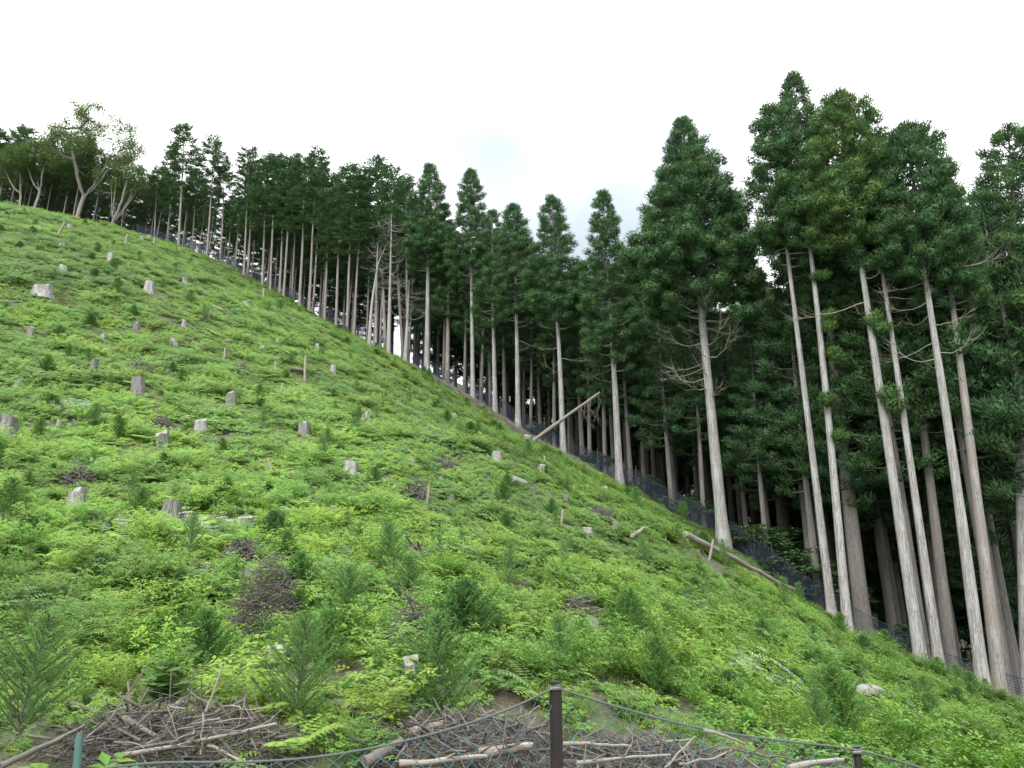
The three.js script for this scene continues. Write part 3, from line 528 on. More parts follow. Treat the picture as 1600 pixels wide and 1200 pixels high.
mark('the fallen leaning pole', 880, 655); mark('the tall pale stake', 476, 575); mark('the long pale log', 1160, 895); mark('the tall brown fence post', 868, 1110); mark('the near feathery larch', 455, 1080); mark('the great cone cedar', 1130, 855); mark('the tallest cedar', 1325, 998); mark('the sprig-tufted cedar', 1440, 1055); mark('the large broadleaved tree', 121, 342); mark('the bent dead tree', 577, 540); mark('the white rock', 1355, 1106); mark('the right fence post', 1338, 1180);
const stumpSpots = [];
function stump(u, v, w, h, tone, label, i) {
  const p = at(u, v + h * .42), d = w * p.z / (FOC * .93), hh = Math.max(.14, h * .74 * p.z / (FOC * .93)) + .07, kd = stumpKinds[i % 7];
  const t = thing('tree_stump', label, 'stump', { ...p, y: p.y - .05 }, 'stumps on the cleared slope'); stumpSpots.push({ ...p, r: d });
  part(t, 'bark', kd[0], tone ? (hash(i, 9) < .3 ? M.stump : M.stumpPale) : hash(i, 8) < .45 ? M.stumpMoss : M.stump); part(t, 'cut_face', kd[1], M.cut);
  t.scale.set(d * .85, hh, d * .85); t.rotation.set((hash(i, 1) - .5) * .22 + .06, hash(i, 2) * 6.28, (hash(i, 3) - .5) * .25);
}
LAND.forEach((s, i) => stump(s[0], s[1], s[2], s[3], s[4], s[5], i));
MORE.forEach((s, i) => stump(s[0], s[1], s[2], s[3], s[4], near(s[4] ? (s[2] > 9 ? 'pale grey stump' : 'small pale stump') : 'dark grey stump', s[0], s[1]), i + 40));

// ---------------------------------------------------------------- stakes, logs, slash
function limb(len, r, R, o = {}) {   // a stick along +x with bends, a few broken side twigs
  const w = new Wood(), N = o.seg ?? 8, pts = [], rad = []; let y = 0, z = 0;
  for (let k = 0; k <= N; k++) { const s = k / N; y += (R() - .5) * len * (o.bend ?? .04); z += (R() - .5) * len * (o.bend ?? .04); pts.push([len * s, y + (o.arc ?? 0) * len * Math.sin(s * 3.14), z]); rad.push(r * (1 - (o.taper ?? .45) * s) * (.9 + .2 * R())); }
  w.tube(pts, rad, r > .03 ? 9 : 6, true);
  for (let q = 0; q < (o.twigs ?? 2); q++) { const k = 1 + Math.floor(R() * (N - 1)), d = norm([.6 + R(), (R() - .3) * 1.4, (R() - .5) * 1.8]), l = len * (.05 + .18 * R()); w.tube([pts[k], add(pts[k], mul(d, l * .5)), add(pts[k], add(mul(d, l), [0, (R() - .5) * l * .3, 0]))], [rad[k] * .5, rad[k] * .35, rad[k] * .15], 5, true); }
  return w.build();
}
const V = (p) => new THREE.Vector3(p.x, p.y, -p.z);
function lay(name, label, category, a, b, r, mat, seed, o = {}) {     // a length of wood from a to b
  const A = V(a), B = V(b), d = B.clone().sub(A), m = lone(name, limb(d.length(), r, mulberry(seed), o), mat, label, category, a, o.group);
  m.quaternion.setFromUnitVectors(new THREE.Vector3(1, 0, 0), d.normalize()); return m;
}
const along = (u, v, z) => { const r = ray(u, v); return { x: r[0] / r[2] * z, z, y: r[1] / r[2] * z + EYE }; };
{ // fallen pole leaning out of the slope, its stump beside it
  const a = at(832, 692), b = along(938, 613, a.z - 1); a.y += .1;
  const t = thing('fallen_pole', 'long bare fallen trunk leaning up from the slope into the wood', 'fallen tree', a), d = V(b).sub(V(a)), R = mulberry(12);
  const m = part(t, 'trunk', limb(d.length(), .145, R, { bend: .004, taper: .35, twigs: 0, seg: 12 }), M.hinokiBark); m.quaternion.setFromUnitVectors(new THREE.Vector3(1, 0, 0), d.clone().normalize());
  for (let k = 0; k < 9; k++) { const f = .68 + .32 * (k + R()) / 9, q = part(t, 'dead_branch', deadGeos[k % 3], M.stick); q.position.copy(d.clone().multiplyScalar(f)); q.rotation.set(0, R() * 6.28, -1.1 - R() * .6); q.scale.setScalar(.7 + R() * .5); }
}
{ const a = at(1072, 858), b = at(1245, 945); a.y += .6; b.y += .6; lay('long_log', 'long pale barkless log lying down the slope below the great cone cedar', 'log', a, b, .13, M.stickPale, 21, { bend: .008, taper: .35, twigs: 1, seg: 14 }); }
const stakes = [[349, 557, 24, 0, 'thin pale stake left of the pair of stakes in mid slope'], [428, 577, 22, .02, 'short pale stake, left one of the pair in mid slope'], [476, 578, 44, -.03, 'tall pale stake, right one of the pair in mid slope'], [434, 612, 24, .2, 'slanting thin stick below the pair of stakes'], [410, 461, 22, .02, 'white stake standing near the fence high on the slope'], [322, 494, 16, .25, 'slanting pale stick beside a short lying log, upper slope'], [87, 358, 28, .3, 'pale stick leaning right near the crest at the left'], [240, 378, 14, 0, 'short white stake at the crest before the dark cypresses'], [195, 375, 22, .05, 'thin grey pole at the crest below the many-stemmed tree'], [432, 733, 22, -.45, 'white pointed stick leaning left in mid slope'], [666, 776, 24, .08, 'pale split slab standing upright in brown slash'], [850, 725, 20, .04, 'small pale stick below the leaning pole'], [875, 815, 26, .12, 'forked dry twig standing on the right slope'], [1106, 862, 26, .25, 'small forked dead branch beside the long pale log']];
stakes.forEach(([u, v, h, tl, label], i) => { const p = at(u, v + h / 2), H = h * p.z / (FOC * .93) + .3; p.y -= .25; lay('wooden_stake', label, 'stake', p, { x: p.x + tl * H, y: p.y + H, z: p.z }, Math.max(.03, .0028 * p.z * .6), M.stickPale, 300 + i, { bend: .01, taper: .2, twigs: i > 11 ? 3 : 0, group: 'stakes and sticks on the slope' }); });
{ const a = at(331, 485), b = at(349, 492); a.y += .35; b.y += .35; lay('short_log', 'short pale log lying on the upper slope beside a slanting stick', 'log', a, b, .09, M.stickPale, 27, { bend: .01, twigs: 0 }); }
{ const a = at(452, 585), b = at(478, 588); a.y += .3; b.y += .3; lay('short_log', 'grey log lying at the foot of the tall pale stake', 'log', a, b, .12, M.stick, 28, { bend: .01, twigs: 0 }); }
{ const a = at(801, 762), b = at(822, 766); a.y += .3; b.y += .25; lay('short_log', 'thick weathered log end lying in growth below the notched white stump', 'log', a, b, .16, M.stumpPale, 29, { bend: .01, twigs: 0 }); }
{ const a = at(988, 858), b = at(1008, 846); a.y += .4; b.y += .4; lay('short_log', 'small pale log left of the long pale log', 'log', a, b, .07, M.stickPale, 30, { bend: .02, twigs: 1 }); }
{ const a = at(1255, 923), b = at(1232, 908); a.y += .4; b.y += .6; lay('short_log', 'white broken branch caught at the fence foot left of the bare-trunked cedar', 'log', a, b, .06, M.stickPale, 31, { bend: .02, twigs: 1 }); }
{ const p = at(1355, 1106), g = new THREE.IcosahedronGeometry(.22, 3), q = g.attributes.position; for (let i = 0; i < q.count; i++) { const x = q.getX(i), y = q.getY(i), z = q.getZ(i), k = 1 + .35 * (fbm(x * 6 + 5, y * 6 + z * 5, 3) - .5); q.setXYZ(i, x * k * 1.5, y * k * .6, z * k); } g.computeVertexNormals(); p.y += .28; lone('rock', g, new THREE.MeshStandardMaterial({ color: new THREE.Color(.26, .255, .24), bumpMap: litterB, bumpScale: .02, roughness: .95 }), 'white rounded rock low on the right slope', 'rock', p); }

function twigHeap(name, label, cx, cz, rx, rz, hgt, n, seed, rmin = .004, rmax = .016, lmin = .3, lmax = 1.1, mat = M.stick, angle = 0) {
  const R = mulberry(seed), w = new Wood(), ca = Math.cos(angle), sa = Math.sin(angle);
  for (let i = 0; i < n; i++) {
    const a = R() * 6.283, f = Math.sqrt(R()), lx = Math.cos(a) * f * rx, lz = Math.sin(a) * f * rz, x = cx + lx * ca - lz * sa, z = cz + lx * sa + lz * ca, top = hgt * (1 - f * f * .8), y = height(x, z) + .02 + top * Math.pow(R(), .7);
    const l = lmin + (lmax - lmin) * R() * R(), d = norm([R() - .5, (R() - .5) * .5, R() - .5]), s = norm(cross(d, [.1, 1, .2])), c = (R() - .5) * .35 * l, r = rmin + (rmax - rmin) * R() ** 3;
    const q = [-.5, -.15, .2, .5].map((t, k) => [x + d[0] * l * t + s[0] * c * (t * t * 2) + (R() - .5) * .05 * l, Math.max(height(x, z) - .05, y + d[1] * l * t + (R() - .5) * .06 * l), -z + d[2] * l * t + s[2] * c * t * t * 2 + (R() - .5) * .05 * l]);
    w.tube(q, [r, r * .9, r * .75, r * .35], 4, false);
  }
  return stuff(name, w.build(), mat, label);
}
const bare = [];   // places with slash or soil instead of growth: x, z, radius
const heapAt = (u, v, wpx, n, hgt, label, o = {}) => { const p = at(u, v), r = wpx / 2 * p.z / (FOC * .93); bare.push([p.x, p.z, r * .9]); return twigHeap('brush_heap', label, p.x, p.z, r, r * (o.deep ?? .9), hgt, n, Math.round(u * 7 + v), o.r0 ?? .006, o.r1 ?? .03, o.l0 ?? .3, o.l1 ?? 1.2, o.mat ?? M.stick); };
{ const p = at(412, 1000); bare.push([p.x, p.z - .5, .45], [p.x + .1, p.z - .9, .35]); }
heapAt(412, 1000, 84, 800, 1.05, 'big heap of grey dead sticks piled over a stump near the front', { r0: .003, r1: .011, l0: .2, l1: .55, deep: .7 });
heapAt(43, 371, 50, 160, .6, 'heap of grey slash near the crest at the far left', { r1: .05, l1: 2.4 });
heapAt(215, 588, 34, 120, .9, 'brown slash on the round-topped stump', { r1: .03 });
heapAt(250, 672, 40, 120, .5, 'brown litter around the litter-topped stump');
heapAt(378, 880, 44, 160, .45, 'dark slash heap above the bluish grey stump', { r1: .02, l1: .8 });
heapAt(122, 760, 40, 110, .6, 'grey twigs on the bright pale leaning stump', { r1: .025 });
heapAt(340, 731, 36, 90, .35, 'small tangle of dead twigs in mid slope', { l1: 1 });
heapAt(700, 738, 60, 160, .4, 'brown slash strewn in the middle of the slope', { l1: 1.6 });
heapAt(652, 778, 36, 90, .6, 'twig heap around the upright split slab');
heapAt(648, 882, 50, 170, .4, 'brown slash heap below the centre of the slope', { l1: .9 });
heapAt(940, 812, 40, 110, .4, 'dead twigs above the flat grey stump', { l1: 1.2 });
heapAt(640, 1040, 44, 200, .7, 'twigs lying on the large twiggy stump', { r0: .003, r1: .01, l1: .6 });
heapAt(620, 945, 46, 110, .3, 'thin dead twigs below a brown sapling', { r1: .012, l1: .7 });
heapAt(370, 578, 40, 90, .35, 'faded slash left of the pair of stakes');
heapAt(905, 968, 50, 130, .35, 'brown sticks lying on the lower right slope', { r1: .02, l1: 1 });
{ // slash strewn along the foot of the fence
  const R = mulberry(515), w = new Wood();
  for (let i = 0; i < 620; i++) { const u = 600 + R() * 330, b = onEdge(u, -2.8 + 3.2 * R()), l = .6 + 2.4 * R() * R(), a = -.7 + (R() - .5) * 1.6, c = Math.cos(a) * l / 2, s = Math.sin(a) * l / 2, r = .01 + .035 * R() ** 3, y = k => height(b.x + c * k, b.z + s * k) + .05 + .35 * R() * R(); w.tube([[b.x - c, y(-1), -b.z + s], [b.x + (R() - .5) * .2, y(0) + .08, -b.z], [b.x + c, y(1), -b.z - s]], [r, r * .8, r * .4], 4, false); }
  stuff('slash_strip', w.build(), M.stick, 'grey dead branches strewn along the foot of the net fence');
  for (let u = 600; u < 940; u += 14) { const b = onEdge(u, -1.1); bare.push([b.x, b.z, 2.1]); }
}
{ const a = at(1072, 858), b = at(1245, 945); for (let k = 0; k <= 10; k++) for (const f of [.3, 1.6, 2.9]) bare.push([lerp(a.x, b.x, k / 10), lerp(a.z, b.z, k / 10) - f, 1.0]); }
for (const [u, v, r] of [[1165, 900, 1.5], [1195, 918, 1.2], [1130, 878, 1.0], [240, 458, 1.0], [150, 462, .8], [230, 560, .7]]) { const p = at(u, v); bare.push([p.x, p.z, r]); }

// foreground slash piles
twigHeap('slash_pile', 'tangled grey slash pile at the bottom left behind the rope fence', -2.15, 5.55, .78, .5, .3, 600, 71, .002, .013, .15, .9);
twigHeap('slash_pile', 'slash pile at the bottom centre left of the brown post', -.3, 5.6, .62, .42, .2, 420, 72, .002, .013, .15, .9);
twigHeap('slash_pile', 'slash pile at the bottom right of the brown post', 1.15, 5.55, .85, .38, .17, 520, 73, .002, .011, .15, .9);
twigHeap('fine_twigs', 'fine dry twigs and needles in the bottom left slash pile', -2.15, 5.5, .9, .55, .3, 1300, 91, .0012, .003, .06, .3);
twigHeap('fine_twigs', 'fine dry twigs and needles in the bottom centre slash pile', -.3, 5.55, .75, .48, .22, 1000, 92, .0012, .003, .06, .3);
twigHeap('fine_twigs', 'fine dry twigs and needles in the bottom right slash pile', 1.15, 5.5, 1.0, .42, .2, 1200, 93, .0012, .003, .06, .3);
twigHeap('twig_litter', 'pale broken twigs strewn over the bottom left slash pile', -2.15, 5.5, .8, .5, .38, 150, 81, .002, .008, .1, .6, M.stickPale);
twigHeap('twig_litter', 'pale broken twigs strewn over the bottom centre slash pile', -.3, 5.55, .7, .45, .28, 130, 82, .002, .008, .1, .6, M.stickPale);
twigHeap('twig_litter', 'pale broken twigs strewn over the bottom right slash pile', 1.15, 5.5, .95, .4, .24, 200, 83, .002, .007, .1, .7, M.stickPale);
bare.push([-2.15, 5.5, .7], [-.3, 5.5, .55], [1.15, 5.5, .72]);
const NEARER = .9;
const branchList = [   // ends in the picture, depth at each end, thickness, tone, bend, label
  [225, 1126, 6.2, 287, 1096, 6.5, .032, 1, .01, 'thick sawn branch end sticking up from the left slash pile'], [221, 1166, 5.8, 379, 1092, 6.4, .02, 0, .02, 'long straight branch crossing the left slash pile upwards'], [165, 1136, 6, 232, 1036, 6.3, .009, 0, .02, 'thin dark upright stick over the left slash pile'], [321, 1112, 6, 349, 1040, 6.1, .011, 1, .02, 'thin pale upright stick over the left slash pile'],
  [180, 1184, 5.6, 431, 1141, 6, .018, 1, .025, 'long low branch lying across the left slash pile'], [112, 1100, 6.6, 165, 1114, 6.5, .026, 1, .01, 'pale short log on top of the left slash pile'], [195, 1122, 6.2, 248, 1152, 6, .026, 1, .01, 'grey stick slanting down the left slash pile'], [0, 1198, 5.2, 128, 1134, 5.9, .022, 0, .02, 'dark branch at the bottom left border'], [317, 1115, 5.9, 311, 1180, 5.7, .008, 1, .05, 'thin curved hanging twig in the left slash pile'], [326, 1167, 5.8, 401, 1194, 5.6, .012, 1, .04, 'curved twig at the right foot of the left slash pile'],
  [635, 1147, 6.2, 693, 1130, 6.4, .042, 1, .01, 'thick pale barkless log on the centre slash pile'], [624, 1192, 5.7, 762, 1182, 5.8, .026, 1, .02, 'grey branch along the foot of the centre slash pile'], [525, 1098, 7, 608, 1129, 6.7, .024, 0, .02, 'dark forked branch left of the centre slash pile'], [748, 1178, 5.9, 832, 1164, 6, .044, 1, .01, 'stout pale log just left of the brown post'], [570, 1192, 5.8, 628, 1158, 6, .05, 0, .01, 'stout dark log end in the centre slash pile'],
  [700, 1168, 6.1, 792, 1140, 6.3, .024, 0, .02, 'brown stick slanting up across the centre slash pile'], [880, 1164, 6, 988, 1168, 6.1, .018, 1, .03, 'grey branch running right from the brown post'], [900, 1190, 5.7, 1050, 1178, 5.9, .016, 1, .04, 'crooked branch low in the right slash pile'], [1040, 1199, 5.6, 1090, 1150, 5.9, .009, 1, .05, 'white twig upright in the right slash pile'], [1232, 1200, 5.6, 1317, 1186, 5.9, .026, 1, .02, 'pale barkless log right of the right slash pile'], [1060, 1196, 5.6, 1140, 1182, 5.8, .01, 1, .06, 'white crooked twig lying on the right slash pile'], [1120, 1172, 5.9, 1240, 1182, 6.2, .012, 0, .05, 'arched brown twig at the right slash pile'], [770, 1150, 6.2, 840, 1100, 6.6, .007, 1, .05, 'fine pale twig rising left of the brown post'],
];
branchList.forEach(([u0, v0, z0, u1, v1, z1, r, pale, bend, label], i) => lay('dead_branch', label, 'branch', along(u0, v0, z0 * NEARER), along(u1, v1, z1 * NEARER), r * .85, pale ? M.stickPale : M.stick, 900 + i, { bend, twigs: r < .02 ? 4 : 1, taper: .4, group: 'branches of the front slash piles' }));

// ---------------------------------------------------------------- rope and net fence in front
M.rust = (() => { const c = texture(128, 256, (u, v) => { const n = fbm(u * 14, v * 30, 61, 4), s = smooth(.5, .7, fbm(u * 5, v * 8, 66, 3)); return [lerp(.012, .032, s) * (.6 + .8 * n), lerp(.008, .015, s) * (.6 + .8 * n), lerp(.008, .011, s) * (.6 + .8 * n)]; }, true); return new THREE.MeshStandardMaterial({ map: c, roughness: .7, metalness: .25 }); })();
M.rope = new THREE.MeshStandardMaterial({ color: new THREE.Color(.075, .09, .085), roughness: .9 });
M.string = new THREE.MeshStandardMaterial({ color: new THREE.Color(.055, .15, .19), roughness: .6 });
M.greenPost = new THREE.MeshPhysicalMaterial({ color: new THREE.Color(.045, .12, .10), roughness: .45, clearcoat: .3 });
{
  const f = thing('rope_fence', 'low rope fence with hanging blue-green net in front of the slash piles', 'fence', { x: 0, y: 0, z: 0 });
  const post = (u, v, z, name, mat, r, lean, round) => {
    const top = along(u, v, z), g0 = height(top.x, top.z), H = top.y - g0 + .4, w = new Wood();
    if (round) w.tube([[0, -.4, 0], [lean * .5, H * .5 - .4, 0], [lean, H - .42, 0], [lean, H - .4, 0]], [r, r, r, r * .7], 14, true);
    else { const s = new THREE.Shape(); s.moveTo(-r, -r); s.lineTo(r, -r); s.lineTo(r, r); s.lineTo(-r, r); const e = new THREE.ExtrudeGeometry(s, { depth: H, bevelEnabled: true, bevelSize: .004, bevelThickness: .004, bevelSegments: 2 }); e.rotateX(-Math.PI / 2); e.translate(0, -.4, 0); e.rotateY(.35); const m = part(f, name, e, mat); m.position.set(top.x, g0, -top.z); return { top, m }; }
    const m = part(f, name, w.build(), mat); m.position.set(top.x - lean, g0, -top.z); return { top, m };
  };
  const P0 = post(125, 1146, 4.3, 'post', M.greenPost, .02, -.06, true), P1 = post(868, 1066, 4.5, 'post', M.rust, .021, 0, false), P2 = post(1338, 1167, 4.6, 'post', M.rust, .02, 0, true);
  P0.m.userData.label = 'green plastic-coated post leaning at the bottom left'; P1.m.userData.label = 'tall rusty brown square post'; P2.m.userData.label = 'rusty brown post at the lower right';
  const curve = L => new THREE.CatmullRomCurve3(L.map(([u, v, z]) => V(along(u, v, z))));
  const left = curve([[868, 1074, 4.48], [790, 1110, 4.47], [700, 1140, 4.45], [600, 1165, 4.43], [500, 1182, 4.4], [400, 1190, 4.38], [230, 1193, 4.35], [60, 1215, 4.3]]), right = curve([[868, 1074, 4.48], [960, 1103, 4.5], [1100, 1139, 4.53], [1220, 1157, 4.55], [1338, 1172, 4.58], [1440, 1200, 4.6], [1560, 1240, 4.62]]);
  for (const c of [left, right]) part(f, 'rope', new THREE.TubeGeometry(c, 90, .006, 7), M.rope);
  for (const [P, v] of [[P1, 1074], [P2, 1173]]) for (let k = 0; k < 3; k++) { const m = part(f, 'rope_knot', new THREE.TorusGeometry(.031, .006, 6, 20), k === 1 ? M.stickPale : M.rope), q = along(P === P1 ? 868 : 1338, v, P.top.z); m.position.set(P.top.x, q.y + (k - 1) * .011, -P.top.z); m.rotation.set(Math.PI / 2 + (k - 1) * .12, .1 * k, 0); }
  const w = new Wood(), R = mulberry(33);
  for (const c of [left, right]) {
    const n = c === left ? 46 : 40, pts = [];
    for (let i = 0; i <= n; i++) { const a = c.getPointAt(i / n), row = [], g = height(a.x, -a.z) - .02; for (let k = 0; k <= 9; k++) { const q = k / 9; row.push([a.x + (R() - .5) * .022 + Math.sin(i * .4 + k) * .01 + q * .1, lerp(a.y, g, q) + (R() - .5) * .02, a.z + (R() - .5) * .03 - q * .12 * Math.sin(i * .23 + 1)]); } pts.push(row); }
    for (let i = 0; i < n; i++) for (let k = 0; k < 9; k++) { if ((i + k) % 2 === 0) w.tube([pts[i][k], pts[i + 1][k + 1]], [.0015, .0015], 4, false); else w.tube([pts[i + 1][k], pts[i][k + 1]], [.0015, .0015], 4, false); }
  }
  part(f, 'net', w.build(), M.string).userData.kind = 'stuff';
  lay('rope_branch', 'bent brown branch tied along the rope right of the tall post', 'branch', along(1101, 1141, 4.5), along(1166, 1158, 4.53), .011, M.stickPale, 77, { bend: .05, twigs: 2 });
}

// ---------------------------------------------------------------- shrubs inside the wood
{
  const R = mulberry(640);
  const kinds = [1, 2, 3].map(s => { const Q = mulberry(s * 55), L = new Leaves(), w = new Wood(), g = new THREE.Group(); for (let i = 0; i < 60; i++) { const a = i * 2.4, t = Math.sqrt((i + .5) / 60), x = Math.cos(a) * t * 1.3, z = Math.sin(a) * t * 1.3, y = .5 + (1.2 + Q() * .5) * (1 - t * t * .6) * (.35 + .65 * Q()); if (i % 6 === 0) w.tube([[0, -.3, 0], [x * .4, y * .55, z * .4], [x, y, z]], [.04, .025, .008], 5, false); spray(L, [x, y, z], norm([Math.cos(a), .15, Math.sin(a)]), 34, .6, [.07, .135, .048], Q); } part(g, 'stem', w.build(), M.shadedBark); part(g, 'foliage', L.build(), M.crown); return g; });
  const L = [[1180, 3, 1.25], [1212, 4.4, 1.2], [1240, 3.4, 1.35], [1262, 5.2, 1.1], [1160, 4.5, 1.5], [1205, 6, 2], [1285, 4.5, 1.5], [1085, 3, 1], [1060, 4, 1.1], [1000, 3.5, .9], [930, 3, .9], [850, 3, .9], [1390, 6, 1.3], [1420, 4.5, .9]];
  L.forEach(([u, set, s], i) => { const b = onEdge(u, set), g = kinds[i % 3].clone(); g.name = numbered('understory_shrub'); g.position.set(b.x, b.y, -b.z); g.rotation.y = R() * 6; g.scale.setScalar(s); g.userData = { label: `dark shrub in the shade behind the net, ${['first', 'second', 'third', 'fourth', 'fifth', 'sixth', 'seventh', 'eighth', 'ninth', 'tenth', 'eleventh', 'twelfth', 'thirteenth', 'fourteenth'][[...L].sort((p, q) => p[0] - q[0]).indexOf(L[i])]} from the left`, category: 'shrub', group: 'shrubs in the shade of the wood' }; scene.add(g); });
}

// ---------------------------------------------------------------- conifer saplings
const LARCH = [.135, .275, .066], YOUNG = [.105, .235, .048];
function sapling(seed, h, nb, nn, o) {
  const R = mulberry(seed * 19 + 3), L = new Leaves(), w = new Wood(), g = new THREE.Group(), lean = (R() - .5) * .12;
  const ax = t => [lean * h * t * t, h * t, (R() - .5) * .004];
  w.tube([[0, -.25, 0], ax(.3), ax(.65), ax(1)], [h * .008 + .003, h * .006 + .002, h * .005 + .002, .002], 6, false);
  for (let i = 0; i < nb; i++) {
    const t = o.lo + (1 - o.lo) * Math.pow((i + R() * .7) / nb, .9), az = i * 2.4 + R(), len = h * (o.len * Math.pow(1 - t, .8) * (.65 + .5 * R()) + .045), p0 = ax(t), up = o.up * (.7 + .6 * R());
    const q = s => [p0[0] + Math.cos(az) * len * s, p0[1] + len * (up * s + o.curl * s * s), p0[2] + Math.sin(az) * len * s];
    w.tube([q(0), q(.5), q(1)], [.0035 * h + .0015, .002 * h + .001, .001], 4, false);
    const n = Math.max(6, Math.round(nn * len / h / .3)), c0 = tint(o.col, R, .18, .1);
    for (let k = 0; k < n; k++) {
      const s = (k + R()) / n, a = q(.08 + .95 * s), d = norm([Math.cos(az) * .6 + (R() - .5) * 1.8, .45 + (R() - .5) * 1.6, Math.sin(az) * .6 + (R() - .5) * 1.8]);
      L.spike(a, d, o.nl * (.6 + .7 * R()), o.nw, norm(cross(d, onSphere(R))), tint(c0, R, .2, .1));
    }
  }
  for (let k = 0; k < nn * .8; k++) { const t = .55 + .45 * R(), d = norm([(R() - .5) * 2, .6, (R() - .5) * 2]); L.spike(ax(t), d, o.nl, o.nw, norm(cross(d, onSphere(R))), tint(o.col, R, .2, .1)); }
  part(g, 'stem', w.build(), M.stick); part(g, 'foliage', L.build(), M.leaf);
  return g;
}
const nearLarch = sapling(1, 1.15, 110, 150, { lo: .05, len: .42, up: .7, curl: .2, nl: .042, nw: .0032, col: LARCH });
const saps = [sapling(2, 1.0, 80, 95, { lo: .04, len: .4, up: .7, curl: .2, nl: .05, nw: .006, col: LARCH }), sapling(3, .85, 80, 90, { lo: .03, len: .44, up: .55, curl: .35, nl: .06, nw: .007, col: YOUNG }), sapling(4, .9, 80, 90, { lo: .03, len: .38, up: .9, curl: .1, nl: .06, nw: .007, col: [.125, .26, .05] }), sapling(5, .75, 80, 90, { lo: .02, len: .5, up: .5, curl: .4, nl: .07, nw: .008, col: [.098, .215, .052] })];
saps.push(sapling(6, .8, 46, 60, { lo: .1, len: .4, up: .35, curl: .15, nl: .05, nw: .006, col: [.16, .24, .06] }), sapling(7, 1.05, 52, 75, { lo: .18, len: .3, up: 1.1, curl: 0, nl: .055, nw: .006, col: [.14, .29, .07] }), sapling(8, .6, 70, 80, { lo: .02, len: .6, up: .45, curl: .5, nl: .06, nw: .007, col: [.1, .22, .045] }));
function plant(proto, label, p, s, turn) { const g = proto.clone(); g.name = numbered('conifer_sapling'); g.position.set(p.x, p.y, -p.z); g.scale.set(s * (.95 + .2 * hash(Math.round(turn * 99), 4)), s, s); g.rotation.set((hash(Math.round(turn * 77), 5) - .5) * .3, turn, (hash(Math.round(turn * 55), 6) - .5) * .3); g.userData = { label, category: 'sapling', group: 'young conifers on the slope' }; scene.add(g); return g; }
const sapSpots = [];
{
  const R = mulberry(777);
  const own = [[455, 1185, 6.1, nearLarch, 1.02, 'tall feathery larch sapling in front of the big stick heap'], [20, 1170, 0, nearLarch, 1.05, 'large larch sapling cut by the left border in front'], [690, 1128, 0, saps[0], 1.1, 'bluish larch sapling right of the large twiggy stump'], [1030, 1090, 0, saps[2], .9, 'dense upright sapling uphill and right of the tall brown post'], [1137, 1105, 0, saps[3], .75, 'dark bushy sapling left of the white flowers'], [872, 1062, 0, saps[0], .8, 'sapling whose top shows just over the tall brown post'], [535, 1010, 0, saps[0], 1.25, 'broad soft larch sapling right of the big stick heap'], [505, 1060, 0, saps[2], .9, 'dense sapling at the right side of the big stick heap'], [325, 1050, 0, saps[1], .95, 'sapling left of the big stick heap'], [40, 855, 0, saps[3], 1.15, 'bushy round sapling low at the left border'], [150, 920, 0, saps[3], 1.0, 'wide dark bushy sapling below the whitish sunken stump'], [970, 960, 0, saps[2], 1.0, 'upright sapling right of the weathered stump by brown sticks'], [560, 880, 0, saps[0], 1.15, 'slender dark sapling in the centre of the lower slope'], [635, 960, 0, saps[0], 1.2, 'thin brown-stemmed sapling over dead twigs'], [690, 990, 0, saps[2], 1.0, 'leafy sapling right of the thin brown-stemmed one'], [1250, 1100, 0, saps[1], .9, 'sapling left of the white rock'], [1450, 1110, 0, saps[0], 1.1, 'pale sapling before the sprig-tufted cedar'], [1480, 1180, 0, saps[3], .9, 'dark sapling left of the dull stump at bottom right'], [1590, 1170, 0, saps[2], 1.1, 'sapling at the bottom right border'], [1350, 1030, 0, saps[3], 1.3, 'sapling at the foot of the tallest cedar'], [1190, 1010, 0, saps[1], 1.0, 'sapling right of the small blue-grey stump'], [760, 1000, 0, saps[1], .9, 'small fresh sapling in the centre uphill of the slash piles']];
  for (const [u, v, z, k, s, label] of own) { const p = z ? (() => { const q = along(u, v, z); q.y = height(q.x, q.z); return q; })() : at(u, v); sapSpots.push(p); plant(k, label, p, s * .68, R() * 6.28); }
  let n = 0, tries = 0;
  while (n < 235 && tries++ < 12000) {
    const z = 8.5 + 84 * Math.pow(R(), 1.7), x = (R() * 1.5 - .78) * z, b = beyond(x, z); if (b > -1.2) continue;
    const y = height(x, z), [u, v] = project(x, y, z); if (u < -40 || u > 1640 || v > 1180 || v < 330) continue;
    if (sapSpots.some(q => Math.hypot(q.x - x, q.z - z) < 1.0 + z * .028) || stumpSpots.some(q => Math.hypot(q.x - x, q.z - z) < .7 || (Math.abs(q.x / q.z - x / z) < .02 && q.z > z && q.z - z < 2.2))) continue;
    const p = { x, y, z }; sapSpots.push(p); n++;
    const s = .45 + .55 * R() + (z > 30 ? .2 : 0); plant(saps[Math.floor(R() * 7)], near(s > .95 ? 'green conifer sapling' : 'small conifer sapling', u, v - 20), p, s, R() * 6.28);
  }
  console.log('saplings', n, tries);
}

